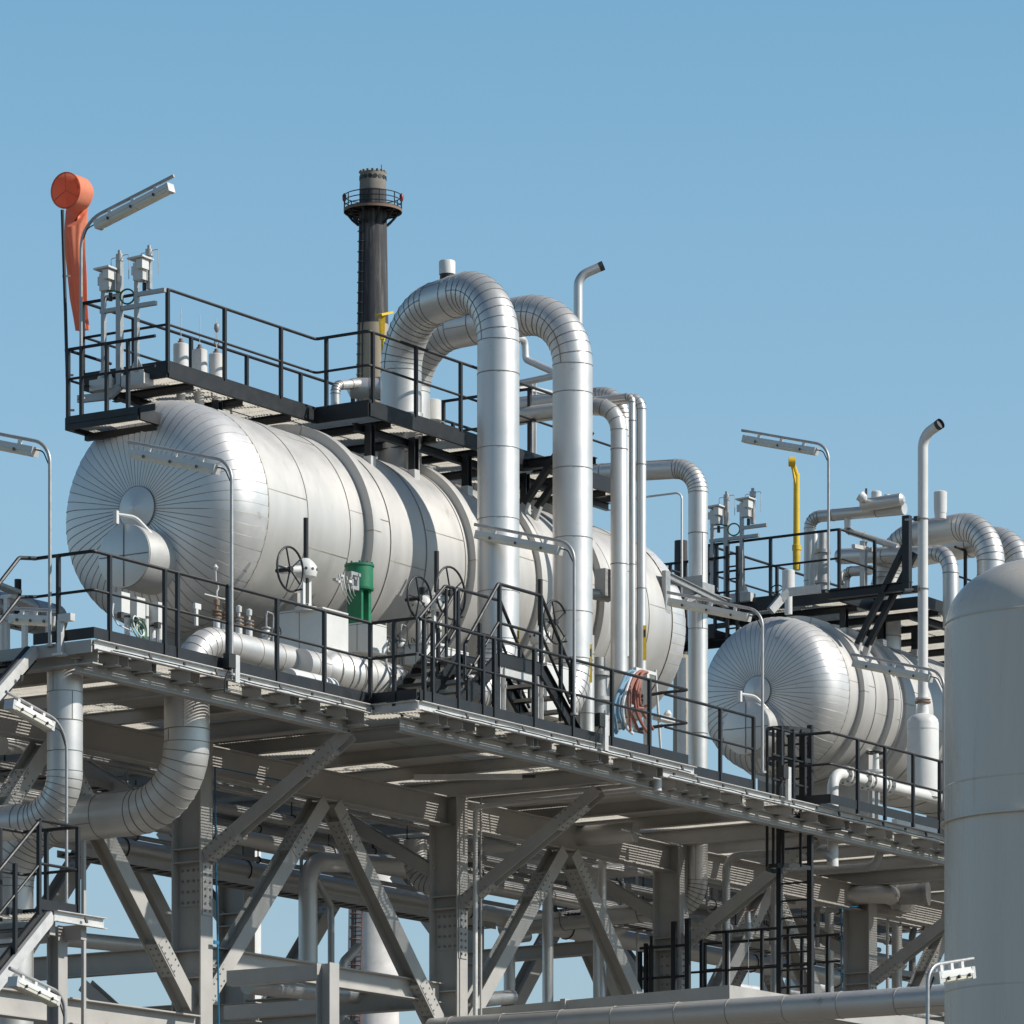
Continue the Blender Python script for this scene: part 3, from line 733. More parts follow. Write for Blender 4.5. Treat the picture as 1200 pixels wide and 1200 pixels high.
u0, w0 = UP - axm*UP.dot(axm), None; u0.normalize(); w0 = axm.cross(u0)
dx = lambda px, py, yy=5.0: at(px, py, Y=yy)
S = sc_at(c)
secs.append(ring_sec(c, u0, w0, Rm, Rm, 0, 0))
c2 = c - axm*.36; secs.append(ring_sec(c.lerp(c2, .5), u0, w0, Rm*1.0, Rm*1.0, .012, .5)); secs.append(ring_sec(c2, u0, w0, Rm*.97, Rm*.97, .02, 1.))
# fold over and hang
hang = [(88, 241, 28, .7, .05), (86.5, 256, 25, .35, .14), (85, 275, 22, .1, .22), (86, 297, 20, .0, .26), (88.5, 322, 19, .0, .24), (90.5, 346, 17, 0, .28), (93.5, 368, 15, 0, .30), (95, 383, 14, 0, .30)]
for i, (hx, hy, wd, tl, rp) in enumerate(hang):
    cc = dx(hx, hy) - axm*.36
    cc = cc + (dx(hx, hy)-cc).dot(RT)*RT
    uu = (u0*tl + (-axm)*(1-tl)).normalized(); ww = RT
    secs.append(ring_sec(cc, uu, w0*-1 if w0.dot(RT) < 0 else w0, wd/S*.34*(1.6 if tl > .3 else 1), wd/S*.55, rp, 1.3+i*.45))
base = len(s.v)
for r_ in secs: s.v += r_
for i in range(len(secs)-1):
    for j in range(NS):
        q = (j+1) % NS; s.face([base+i*NS+j, base+i*NS+q, base+(i+1)*NS+q, base+(i+1)*NS+j], 0, True)
s.build('sock', root)
# ================================================================== valves, boxes and pipes on the deck
def wbox(name, label, px, pyt, pyb, Y, dx, dy, m='white_paint', cat='box'):
    """sheet-clad box: px = near vertical edge, dx along the deck, dy inward"""
    t = at(px, pyt, Y=Y); b = at(px, pyb, Y=Y); a = MB(m, 'seam')
    a.box((t.x, Y, b.z), (t.x+dx, Y+dy, t.z))
    a.box((t.x-.002, Y+dy*.48, b.z+.01), (t.x-.0005, Y+dy*.48+.012, t.z-.01), 1)
    a.box((t.x-.003, Y-.003, t.z-.03), (t.x+dx+.003, Y+dy+.003, t.z-.022), 1)
    o = a.build(name, origin=b, bevel=.012); return tag(o, label, cat, 'white valve boxes')
wbox('insulation_box', 'large white insulation box under the first tall valve', 378, 711, 764, 1.0, .66, .86)
wbox('insulation_box', 'small white insulation box under the green actuator', 432.5, 728, 762, 1.05, .46, .44)
wbox('insulation_box', 'low white insulation box below the middle pair of handwheels', 500, 752, 776, .95, 1.15, .4)
wbox('insulation_box', 'white insulation box behind the right flight of step-over stairs', 641, 776, 838, .35, .62, .5)
def valve(label, px, ys0, ys1, yb, wheel, Y, side=-1, stemw=6):
    """rising stem valve: stem top ys0, stem foot ys1, yoke foot yb; wheel=(px,py,height px)"""
    s0 = at(px, ys0, Y=Y); s1 = at(px, ys1, Y=Y); b = at(px, yb, Y=Y); S = sc_at(s1)
    root = thing('gate_valve', label, 'valve', b, 'rising stem valves with handwheels')
    a = MB('black_steel'); a.tube([s1, s0], stemw/2/S, 12); a.build('stem_cover', root)
    a = MB('white_paint', 'bolt'); h = s1.z-b.z
    a.lathe([(-.26, .07), (-.24, .15), (-.16, .17), (-.08, .16), (-.03, .12), (0, .09), (.03, .05)], s1, UP, 20)
    for j in range(10):
        g = 2*math.pi*j/10; a.lathe([(0, .022), (.01, .022)], s1+V((math.cos(g)*.163, math.sin(g)*.163, -.14)), (math.cos(g), math.sin(g), 0), 8, 1)
    for dx_ in (-.075, .075): a.bar(b+V((dx_, 0, 0)), s1+V((dx_, 0, -.2)), .05, .06, (1, 0, 0))
    a.build('bonnet', root)
    a = MB('bolt'); a.tube([b, s1-UP*.2], .03, 10); a.build('stem', root)
    a = MB('galv_pale', 'bolt'); a.lathe([(-.06, .17), (0, .17), (0, .08), (.05, .06)], b, UP, 20)
    for j in range(8):
        g = 2*math.pi*j/8; a.lathe([(0, .018), (.03, .018)], b+V((math.cos(g)*.14, math.sin(g)*.14, 0)), UP, 6, 1)
    a.build('body_flange', root)
    wx, wy, wh = wheel; c = at(wx, wy, Y=Y-.25); R = wh/2/sc_at(c)
    a = MB('black_steel'); handwheel(a, c, (0, -1, 0), R, .017, 5)
    a.tube([c+V((R*.35, 0, -R*.9)), c+V((R*.35, -.14, -R*.9))], .014, 6); a.tube([c, V((c.x, Y, c.z))], .03, 8)
    a.build('handwheel', root)
    a = MB('galv_pale'); a.tube([V((c.x, Y-.1, c.z)), V((s1.x, Y, s1.z-.12))], .055, 10); a.build('gear_neck', root)
    return root
valve('tall stem valve with handwheel on the large white insulation box', 358.5, 607, 657, 712, (340, 667, 52), 1.3)
valve('tall stem valve with the largest handwheel, beside the low white box', 511.5, 646, 697, 756, (528, 695, 61), 1.15)
valve('short stem valve with its handwheel turned behind the largest wheel', 496, 689, 699, 752, (491.5, 701, 50), 1.3, stemw=11)
valve('tall stem valve behind the top of the step-over stairs', 633, 679, 736, 790, (651, 729, 50), 1.0, stemw=6)
# green actuator
b = at(421, 726, Y=1.5); c0 = at(421, 692, Y=1.5); c1 = at(421, 662, Y=1.5); S = sc_at(c0)
root = thing('valve_actuator', 'bright green valve actuator with a small control block', 'actuator', b)
a = MB('green_paint'); a.lathe([(0, 17/S), (.03, 17.5/S), (.03, 16.5/S), (c1.z-c0.z-.03, 16.5/S), (c1.z-c0.z-.03, 17.6/S), (c1.z-c0.z, 17.6/S), (c1.z-c0.z+.005, .01)], c0, UP, 28)
for j in range(10):
    g = 2*math.pi*j/10; a.lathe([(0, .015), (.03, .015)], c1+V((math.cos(g)*.2, math.sin(g)*.2, 0)), UP, 6)
a.build('cylinder', root)
a = MB('green_paint', 'galv'); a.box((b.x-.13, 1.37, b.z-.3), (b.x-.08, 1.63, c0.z)); a.box((b.x+.06, 1.37, b.z-.3), (b.x+.13, 1.63, c0.z)); a.box((b.x-.08, 1.5, b.z-.3), (b.x+.06, 1.56, c0.z)); a.tube([b-UP*.3, c0], .03, 8, 1); a.build('yoke', root)
k = at(412, 678, Y=1.22); a = MB('galv', 'bolt', 'white_paint')
a.box(k+V((-.06, -.04, -.16)), k+V((.14, .06, .10))); a.box(k+V((-.02, -.05, -.1)), k+V((.08, -.035, .05)), 1)
for i in range(9):
    q = k+V((-.5+.07*i*1.1, -.05+random.uniform(-.05, .05), random.uniform(-.14, .06))); a.box(q, q+V((random.uniform(.03, .09), .06, random.uniform(.03, .10))), random.choice([0, 0, 1, 2]))
for i in range(4): a.tube(fillet([k+V((-.4+.1*i, -.05, 0)), k+V((-.35+.1*i, -.08, -.25)), k+V((-.1+.05*i, -.03, -.4+.05*i))], .06, 4)[0], .008, 5)
a.build('control_block', root)
# clad header in front of the valves
h0 = at(218, 775, Y=1.35); h1 = at(342, 776, Y=1.35)
clad_pipe('header_pipe', 'silver clad header pipe with rounded elbow end at the left of the valves', [V((h0.x+.15, 1.6, DZ-.9)), V((h0.x+.15, 1.35, h1.z)), V((h1.x, 1.35, h1.z))], .225, .55, seg=7, step=.62, off=.35, ring=.010, seam='seam_pale')
h2 = at(385, 785, Y=1.0); h3 = at(492, 786, Y=1.0)
a = MB('clad', 'seam_pale'); clad_path(a, [V((h1.x-.15, 1.1, h2.z)), V((h2.x-.05, 1.1, h2.z))], .24, step=.35, off=.2, seam='seam_pale', ring=.01)
a.lathe([(0, .24), (.12, .33), (1.0, .345), (1.9, .345), (2.05, .30)], V((h2.x-.1, 1.1, h2.z)), (1, 0, 0), 32)
for t in (.14, .42, .72, 1.02, 1.34, 1.64, 1.86): a.lathe([(t, .343), (t+.006, .352), (t+.014, .352), (t+.02, .343)], V((h2.x-.1, 1.1, h2.z)), (1, 0, 0), 32, 1, False)
tag(a.build('header_pipe', origin=h2), 'fat silver clad header swelling below the green actuator', 'pipe')
p = at(340, 797, Y=.65); a = MB('white_paint', 'seam_pale'); a.lathe([(-.05, .16), (.0, .17), (1.0, .17), (1.02, .15)], p, (1, 0, 0), 24); a.lathe([(.4, .176), (.412, .176)], p, (1, 0, 0), 24, 1, False)
tag(a.build('drain_drum', origin=p), 'short white drain drum low behind the front toe board', 'drum')
# rusty flanged relief nozzles with silver caps
for i, (px, pyt, pyb, lab) in enumerate(((254, 708, 742, 'rusty flanged nozzle with a tall bent vent wire, left of the pole'), (264, 712, 744, 'second rusty flanged nozzle right behind the lamp pole'), (280, 716, 750, 'silver capped rusty valve right of the lamp pole'), (292, 720, 754, 'silver capped rusty valve furthest right of the lamp pole'))):
    b = at(px, pyb, Y=1.5); t = at(px, pyt, Y=1.5); H = t.z-b.z
    a = MB('galv_pale', 'rust'); rr = .045
    a.lathe([(0, .05), (H*.55, .05)], b, UP, 14); 
    for f in (.5, .62, .74): a.lathe([(H*f, .07), (H*f+.02, .07)], b, UP, 14, 1)
    a.lathe([(H*.5, .045), (H*.8, .045), (H*.82, .02), (H*.95, .02), (H*.96, .04), (H*1.15, .045), (H*1.2, .01)], b, UP, 12, 0 if i > 1 else 1)
    if i == 0:
        a.tube(fillet([b+UP*H, b+UP*(H+.18), b+V((.05, 0, H+.24)), b+V((-.02, 0, H+.32)), b+V((-.03, 0, H+.5))], .04, 3)[0], .012, 6); a.lathe([(0, .02), (.04, .045), (.09, .01)], b+V((-.03, 0, H+.48)), UP, 10)
        a.tube([b+V((-.3, 0, H+.1)), b+V((.4, 0, H+.1))], .012, 6)
    tag(a.build('flanged_nozzle', origin=b), lab, 'nozzle', 'rusty flanged nozzles')
a = MB('white_paint'); p = at(230, 733, Y=1.3); q = at(230, 712, Y=1.3); a.bar(p, q, .035, .05, (1, 0, 0)); a.box(q+V((-.05, -.02, -.02)), q+V((.09, .02, .06)))
tag(a.build('small_sign_post', origin=p), 'thin white post with square head beside the first rusty nozzle', 'post')
# transmitters before the near manway
p = at(163, 742, Y=.9); root = thing('transmitter_stand', 'row of white transmitters with looped cables before the near manway', 'instrument stand', p)
for px, yt, yb, wd in ((142, 695, 735, 9), (160, 701, 738, 9), (185, 707, 730, 9)):
    t = at(px, yt, Y=.9); b = at(px, yb, Y=.9); S = sc_at(t); a = MB('white_paint', 'bolt'); a.box((t.x-wd/S*.9, .82, t.z-.28), (t.x+wd/S*.9, .98, t.z)); a.box((t.x-.09, .83, t.z-.36), (t.x-.02, .9, t.z-.27), 1); a.build('transmitter', root)
for px, yt, yb in ((149, 704, 744), (171, 708, 742), (179, 722, 748), (187, 716, 748)):
    t = at(px, yt, Y=.98); b = at(px, yb, Y=.98); a = MB('white_paint', 'bolt'); a.tube([V((b.x, b.y, DZ)), t], .042, 10); a.lathe([(0, .048), (.03, .048)], b.lerp(t, .5), UP, 10, 1); a.build('support_tube', root)
a = MB('cable_green', 'hose_white'); c = at(164, 738, Y=.78)
for i in range(5): a.torus(c+V((random.uniform(-.08, .08), 0, random.uniform(-.05, .05))), (.2, -1, .1*i), .10+.015*i, .010, 18, 5, i % 2)
a.tube(fillet([at(133, 707, Y=.8), at(131, 720, Y=.8), at(138, 732, Y=.8), at(158, 741, Y=.8)], .1, 4)[0], .012, 6, 1)
a.build('cable_loop', root)
# small-bore fittings between the headers and the drum
for px, py, Y, lab in ((452, 752, 1.5, 'small white block valve left of the low white box'), (470, 756, 1.45, 'small white block valve touching the low white box'), (312, 742, 1.55, 'small block valve beside the large white insulation box'), (660, 812, 1.4, 'small block valve low between the rear loop pipe and its white box')):
    p = at(px, py, Y=Y); a = MB('white_paint', 'galv', 'black_steel'); b_ = V((p.x, p.y, DZ)); a.tube([b_, p+UP*.1], .03, 10, 1)
    for z_ in (-.16, -.06, .06): a.lathe([(0, .075), (.022, .075)], p+UP*z_, UP, 14, 1)
    a.lathe([(-.12, .05), (-.02, .065), (.05, .05)], p, UP, 14); a.tube([p, p+V((0, -.2, 0))], .02, 8, 1); handwheel(a, p+V((0, -.2, 0)), (0, -1, 0), .09, .009, 4, 2)
    a.tube(fillet([p+UP*.1, p+UP*.32, p+V((.25, .05, .32)), p+V((.3, .1, -.2))], .06, 4)[0], .014, 6, 1)
    tag(a.build('small_valve', origin=b_), lab, 'valve')
for x0_, x1_, Y, lab in ((.3, XA-.3, Y1-.10, 'thin black cable clipped along the edge channel before the near drum head'), (XA+.3, XB, Y2-.10, 'thin black cable clipped along the edge channel below the step-over stairs'), (XB+.2, XE-2, Y3-.10, 'thin black cable clipped along the edge channel below the ladder gate')):
    rnc = random.Random(int(x0_*10)); a = MB('cable_black', 'galv'); n_ = int((x1_-x0_)/.38); pts = [V((x0_+(x1_-x0_)*i/n_, Y, DZ-.125+rnc.uniform(-.014, .010))) for i in range(n_+1)]
    a.tube(pts, .009, 6); tag(a.build('channel_cable', origin=pts[0]), lab, 'cable')
# step-over stairs
YS0, YS1 = -.62, .12
T0 = at(586, 772, Y=YS0); T1 = at(634, 784, Y=YS0); zt = T0.z-.02; B1 = at(669, 852, Y=YS0); B0 = at(532, 826, Y=YS0)
st = thing('step_over_stairs', 'black and galvanized step-over stairs with handrails crossing the deck pipes', 'stairs', V((T0.x, YS0, DZ)))
a = MB('grating'); bars(a, T0.x, T1.x, YS0+.03, YS1-.03, zt); a.build('landing', st)
a = MB('black_steel')
for y in (YS0, YS1): a.bar((T0.x, y, zt+.02), (T1.x, y, zt+.02), .03, .2, UP)
a.build('landing_edge', st)
for xx in (T0.x+.04, T1.x-.04):
    for y in (YS0+.04, YS1-.04):
        a = MB('galv_pale'); a.ibeam((xx, y, DZ), (xx, y, zt-.1), .14, .13, .012, .01, (1, 0, 0)); a.build('support_leg', st)
a = MB('galv_pale'); a.bar((T0.x, YS0+.05, zt-.14), (T1.x, YS0+.05, zt-.14), .08, .14, UP); a.build('support_beam', st)
zr = DZ+.05
for (xa, za), (xb, zb), mm in (((T1.x, zt), (T1.x+1.05, zr), 'black_steel'), ((T0.x, zt), (T0.x-1.15, zr), 'black_steel')):
    for y in (YS0, YS1):
        a = MB(mm); a.channel((xa, y, za), (xb, y, zb), .22, .06, .012, UP); a.build('stringer', st)
    for i in range(1, 5):
        t = i/5; x = xa+(xb-xa)*t; z = za+(zb-za)*t; a = MB('black_steel', 'grating'); a.box((x-.13, YS0+.03, z-.015), (x+.13, YS1-.03, z+.015)); a.box((x-.135, YS0+.03, z-.03), (x-.13, YS1-.03, z+.02), 1); a.build('tread', st)
for y in (YS0, YS1):
    a = MB('black_steel'); dz = 1.13
    pts = [(T0.x-.95, y, zr+.45), (T0.x-.95, y, zr+.98), (T0.x-.05, y, zt+dz), (T1.x, y, zt+dz), (T1.x+.82, y, zr+1.05), (T1.x+.82, y, zr+.50), (T1.x+.72, y, zr+.62)]
    a.tube(fillet(pts, .08, 4)[0], .027, 8)
    a.tube(fillet([(T0.x-.95, y, zr+.45), (T0.x-.05, y, zt+.55), (T1.x, y, zt+.55), (T1.x+.82, y, zr+.5)], .05, 3)[0], .023, 8); a.build('handrail', st)
    for x, z0, z1 in ((T0.x-.02, zt-.1, zt+dz), (T1.x-.0, zt-.1, zt+dz), (T0.x-.55, zr+.45, zr+1.35), (T1.x+.55, zr+.2, zr+1.35), (T0.x-.88, zr, zr+.5)):
        a = MB('black_steel'); a.bar((x, y, z0), (x, y, z1), .05, .05, (1, 0, 0)); a.build('post', st)
# looped handrails of the small stair to the low valve platform
sa = at(497, 765, Y=.0)
sm = thing('valve_steps', 'small dark steps with looped black handrails below the largest handwheel', 'stairs', V((sa.x, 0, DZ)))
for y in (-.05, .55):
    a = MB('black_steel'); a.tube(fillet([at(489, 764, Y=y), at(489, 727, Y=y), at(521, 687, Y=y), at(533, 689, Y=y), at(533, 733, Y=y), at(524, 735, Y=y)], .06, 4)[0], .026, 8); a.tube([at(498, 770, Y=y), at(498, 722, Y=y)], .024, 8); a.tube([at(523, 770, Y=y), at(523, 690, Y=y)], .026, 8); a.tube([at(496, 776, Y=y), at(531, 733, Y=y)], .02, 8); a.build('handrail', sm)
for i in range(4):
    q = at(503+9*i, 812-12*i, Y=-.05); a = MB('grating', 'black_steel'); a.box((q.x-.14, -.05, q.z-.03), (q.x+.16, .55, q.z)); a.box((q.x-.145, -.05, q.z-.05), (q.x-.14, .55, q.z), 1); a.build('tread', sm)
q0 = at(497, 822, Y=-.07); q1 = at(540, 768, Y=-.07)
for y in (-.07, .57): a = MB('black_steel'); a.bar((q0.x, y, q0.z), (q1.x, y, q1.z), .02, .18, UP); a.build('stringer', sm)
q = at(545, 772, Y=-.05); a = MB('grating', 'black_steel'); a.box((q1.x-.05, -.05, q1.z-.03), (q1.x+.75, .57, q1.z)); a.bar((q1.x-.05, -.07, q1.z-.05), (q1.x+.75, -.07, q1.z-.05), .02, .14, UP, 1); a.build('landing', sm)
# hoses
hp = at(757.5, 786, Y=Y2+.5); root = thing('hose_stand', 'white post with blue, red and white hoses hanging in loose loops', 'hose stand', V((hp.x, hp.y, DZ)))
a = MB('white_paint'); a.bar((hp.x, hp.y, DZ), hp, .07, .07, (1, 0, 0)); a.bar(hp+V((-.35, 0, -.02)), hp+V((.25, 0, -.02)), .06, .05); a.build('post', root)
rn = random.Random(4)
cols_ = ['hose_blue']*6+['hose_white']*3+['hose_red']*6
for i, cm in enumerate(cols_):
    f = i/len(cols_); k_ = max(0, 1-f*1.3); yy = Y2+.45+rn.uniform(-.14, .12)
    tx = 752-8*k_+rn.uniform(-2, 2); mx = 716+30*f+rn.uniform(-2, 3); bx = 717+34*f+rn.uniform(-3, 5)
    pts = [at(tx+5, 788, Y=yy), at(tx-6*k_, 784+rn.uniform(0, 6), Y=yy), at(mx+10*k_+3, 800+rn.uniform(-3, 6), Y=yy-.08), at(mx+1, 822+rn.uniform(-5, 8), Y=yy-.05), at(bx+rn.uniform(-2, 4), 842+rn.uniform(-4, 10), Y=yy), at(bx+6+rn.uniform(-4, 7), 857+rn.uniform(-3, 3), Y=yy+.05)]
    if i % 4 == 3: pts = pts[:4] + [at(bx+4, 838+rn.uniform(-3, 3), Y=yy), at(bx+12, 826, Y=yy)]
    a = MB(cm); a.tube(fillet(pts, .5, 6)[0], .024, 8); a.build('hose', root)
# thin post with small bracket near the hoses + switch box on the channel
for px, pt, pb, Y, lab in ((709.5, 838, 880, Y2-.1, 'short galvanized post with a black switch on the edge channel below the hoses'), (924, 899, 938, Y3-.1, 'short pale post with a black switch on the edge channel at the caged ladder'), (277, 768, 800, -.1, 'short galvanized post with a black switch beside the lamp pole at the drum head')):
    p = at(px, pb, Y=Y); t = at(px, pt, Y=Y); root = thing('switch_post', lab, 'switch post', p, 'switch posts on the edge channel')
    a = MB('galv_pale'); a.bar(p, t, .10, .05, (0, 1, 0)); a.build('post', root)
    a = MB('cable_black'); q = t+V((-.16, 0, -.1)); a.box(q+V((-.08, -.05, -.1)), q+V((.08, .05, .1))); a.tube(fillet([q-UP*.1, q+V((-.1, 0, -.25)), q+V((-.12, 0, -.45))], .1, 4)[0], .012, 6); a.build('switch', root)
# small vertical items behind the hoses
riser('short white pipe with tapered foot between rear loop pipe and hoses', 688, 858, 745, 1.15, 17, None, seg=3, step=.9)
p = at(702, 800, Y=1.5); a = MB('galv', 'bolt'); a.lathe([(-.5, .12), (-.3, .12), (-.3, .2), (-.24, .2), (-.24, .13), (.1, .13), (.1, .2), (.16, .2), (.16, .1), (.4, .1)], p, UP, 18)
tag(a.build('flanged_valve', origin=p), 'galvanized flanged valve body behind the hose stand', 'valve')
p = at(709, 684, Y=1.6); a = MB('galv', 'galv'); a.box(p+V((-.16, -.1, -.22)), p+V((.14, .1, .22))); a.tube([p+V((-.4, .1, -.2)), p+V((.1, 0, -.2))], .09, 10, 1); tag(a.build('junction_box', origin=p), 'grey junction box fixed to the near drum behind the risers', 'junction box')

# ================================================================== items on the near platform behind the loops
clad_pipe('platform_pipe', 'silver clad elbow pipe on the platform before the dark chimney', [at(393, 482, Y=4.4), at(393, 452, Y=4.4), at(450, 447, Y=4.4)], .075, .16, seg=5, step=.6)
p = at(407, 455, Y=4.6); a = MB('clad', 'seam'); a.lathe([(0, .05), (.05, .15), (.1, .165), (1.0, .165)], p, (.55, -.83, 0), 24); a.lathe([(.35, .17), (.37, .17)], p, (.55, -.83, 0), 24, 1)
tag(a.build('platform_vessel', origin=p), 'horizontal clad cylinder on the platform before the dark chimney', 'vessel')
p = at(507, 500, Y=3.9); a = MB('white_paint', 'galv'); a.lathe([(.08, .05), (.1, .14), (.42, .14), (.43, .12)], p, UP, 20); a.tube([p-UP*.15, p+UP*.1], .03, 8, 1); a.tube(fillet([p+V((.2, -.1, -.1)), p+V((.2, -.1, .1)), p+V((.05, 0, .1))], .04, 3)[0], .012, 6, 1)
tag(a.build('level_pot', origin=p), 'white insulated pot right of the loop pipe legs', 'level pot', 'white level pots')
# yellow davit by the front loop
def davit(label, px, yb, yt, Y, r, tip, bulge=True):
    b = at(px, yb, Y=Y); t = at(px, yt, Y=Y); root = thing('lifting_davit', label, 'davit', b, 'yellow lifting davits')
    a = MB('yellow_paint'); a.lathe([(0, r*1.1), (.35, r*1.15), (.36, r*1.35), (.45, r*1.35), (.46, r), ((t.z-b.z)*.92, r*.9)], b, UP, 14); a.build('mast', root)
    a = MB('yellow_paint'); k = V((b.x, b.y, b.z+(t.z-b.z)*.82)); e = V(tip)
    a.tube([k, V((b.x, b.y, t.z-.2)), e], [r*.9, r*.85, r*.8], 10); a.bar(k, k.lerp(e, .75)+UP*.06, .03, .12, UP); a.lathe([(-.06, .09), (.06, .09)], e, RT, 14); a.build('arm', root)
    return root
tp = at(447, 372, Y=4.6); bb = at(450, 440, Y=4.6)
root = thing('lifting_davit', 'yellow davit with flat top plate peeking out behind the front loop', 'davit', bb, 'yellow lifting davits')
a = MB('yellow_paint'); a.tube([bb-UP*.6, at(449, 395, Y=4.6)], .035, 10); a.build('mast', root)
a = MB('yellow_paint'); p0 = at(444, 395, Y=4.6); a.extr(at(443.5, 370, Y=4.6), at(457, 367, Y=4.6), [(-.01, -.07), (.025, -.07), (.025, .07), (-.01, .07)], UP); a.bar(at(448, 398, Y=4.6), at(449, 370, Y=4.6), .04, .07, RT); a.bar(at(444.5, 372, Y=4.6), at(446, 396, Y=4.6), .03, .03, RT); a.build('arm', root)
# supports and pipes seen between the two loop pipes
X_ = 14.6
plain_pipe('utility_pipe', 'slim silver pipe stub under the rear loop bending to the right', [at(605, 396, Y=3.9), at(615, 398, Y=3.9), at(616, 421, Y=3.9), at(660, 441, Y=3.2)], .06, .1, 'clad', n=16)
plain_pipe('utility_pipe', 'horizontal silver pipe between the loops, upper', [at(596, 452, Y=4.0), at(665, 437, Y=2.9)], .055, m='clad', n=16)
plain_pipe('utility_pipe', 'fatter horizontal grey pipe between the loops, lower', [at(596, 492, Y=4.6), at(690, 472, Y=2.6)], .13, m='clad', n=20)
a = MB('galv_pale'); a.ibeam(at(623.5, 600, Y=4.4), at(623.5, 446, Y=4.4), .12, .1, .012, .01, (1, 0, 0)); a.bar(at(605, 452, Y=4.4), at(650, 462, Y=4.4), .08, .08); tag(a.build('pipe_support', origin=at(623, 600, Y=4.4)), 'pale pipe support post standing between the two loops', 'pipe support')
railing('platform_railing', 'short black railing between the two loop pipes', [(14.5, 2.35, ZP), (14.5, 4.9, ZP)], along((14.5, 2.4, ZP), (14.5, 4.9, ZP), 4), toe=0)
def strut_bracket(name, label, X, yo, yi, zb, post_h, R, zc, dxs=(0, .32), feet=(2.5, 2.5), ups=.55):
    root = thing(name, label, 'bracket', (X, yi, zb)); a = MB('black_steel'); a.ibeam((X, yo, zb), (X, yi, zb), .16, .14, .014, .01, UP); a.ibeam((X+.35, yo, zb), (X+.35, yi, zb), .12, .1, .014, .01, UP); a.build('beam', root)
    a = MB('black_steel'); a.bar((X, yo+.08, zb-.1), (X, yo+.08, zb+post_h), .14, .12, (1, 0, 0)); a.build('post', root)
    for d, fy in zip(dxs, feet):
        zf = zc+math.sqrt(max(0, R*R-(fy-TY)**2))
        top = V((X+d, yo+.1, zb+ups-d*.3)); ft = V((X+d, fy, zf+.06)); a = MB('black_steel', 'galv_pale'); a.bar(ft+(top-ft).normalized()*.12, top, .09, .11, (1, 0, 0)); a.bar(ft-V((0, 0, .12)), ft+(top-ft).normalized()*.16, .12, .07, (1, 0, 0), 1); a.build('strut', root)
    return root
strut_bracket('strut_bracket', 'black strutted steel bracket on the near drum between the loops', 14.25, 1.2, 2.4, ZP-.1, 1.1, R1, Z1, (0, .36), (2.4, 2.4), .6)

# ================================================================== small drum: platform and piping
c = at(984.5, 697, Y=2.9); ZQ = c.z; XQ = c.x
upper_platform('access_platform', 'black steel access platform on top of the smaller drum', XQ, XQ+1.3, XQ+7.5, 2.9, 1.9, 5.7, ZQ,
               [(XQ+d, y, leg_z(y, R2, Z2)+.03) for d in (.5, 1.9, 3.2, 4.6) for y in (3.1, 4.6)])
railing('platform_railing', 'black railing on the smaller drum platform facing left', [(XQ, 5.7, ZQ), (XQ, 2.9, ZQ), (XQ+1.3, 2.9, ZQ)], [(XQ, yat(903, XQ), ZQ), (XQ, 2.92, ZQ), (XQ+1.28, 2.9, ZQ), (XQ, yat(840, XQ), ZQ)], toe=.12)
railing('platform_railing', 'black railing along the far side of the smaller drum platform', [(XQ, 5.66, ZQ), (XQ+7.5, 5.66, ZQ)], along((XQ, 5.66, ZQ), (XQ+7.5, 5.66, ZQ), 7), toe=.12)
railing('platform_railing', 'black railing along the front of the smaller drum platform by the vent stack', [(XQ+2.6, 1.95, ZQ), (XQ+7.5, 1.95, ZQ)], along((XQ+3.0, 1.95, ZQ), (XQ+7.5, 1.95, ZQ), 5), toe=.12)
# ladder landing on the left of it
zl2 = at(800, 742, X=XQ-.1).z; ya = yat(838, XQ-.1); yb_ = yat(768, XQ-.1)
ll = thing('ladder_landing', 'black ladder landing left of the smaller drum platform, behind the dropper pipe', 'platform', (XQ-.1, ya, zl2))
a = MB('black_steel', 'grating'); a.bar((XQ-.1, ya, zl2-.05), (XQ-.1, yb_, zl2-.05), .06, .18, UP); a.bar((XQ+.9, ya, zl2-.05), (XQ+.9, yb_, zl2-.05), .06, .18, UP); a.bar((XQ-.1, yb_, zl2-.05), (XQ+.9, yb_, zl2-.05), .06, .18, UP); bars(a, XQ-.05, XQ+.85, ya, yb_, zl2, .05); a.build('frame', ll)
railing('landing_railing', 'black railing of the ladder landing behind the dropper pipe', [(XQ+.9, yb_, zl2), (XQ-.1, yb_, zl2), (XQ-.1, ya-.3, zl2)], along((XQ-.1, yb_, zl2), (XQ-.1, ya, zl2), 5), h=1.3, toe=.1)
la = thing('ladder', 'short black ladder beside the instrument rack of the smaller drum', 'ladder', (XQ-.3, yat(865, XQ-.3), zl2-1.2))
for px in (852.5, 864.5):
    a = MB('black_steel'); p = at(px, 790, X=XQ-.3); a.bar(p, at(px, 640, X=XQ-.3), .06, .05, (1, 0, 0)); a.build('stringer', la)
for i in range(10):
    y = 650+14.5*i; a = MB('black_steel'); a.tube([at(852.5, y, X=XQ-.3), at(864.5, y-1.5, X=XQ-.3)], .016, 6); a.build('rung', la)
instrument_rack('galvanized instrument rack with white hoods on the smaller drum platform', (835, 700), 5.55, 1.0)
for px, lab in ((924, 'white level pot below the yellow davit'),):
    b = at(px, 694, Y=3.6); t = at(px, 669, Y=3.6); rr = 15/sc_at(b)/2; root = thing('level_pot', lab, 'level pot', b, 'white level pots')
    a = MB('white_paint'); a.lathe([(-.4, rr*.6), (-.02, rr*.6), (0, rr), (t.z-b.z, rr), (t.z-b.z+.01, rr*.9)], b, UP, 22); a.build('jacket', root)
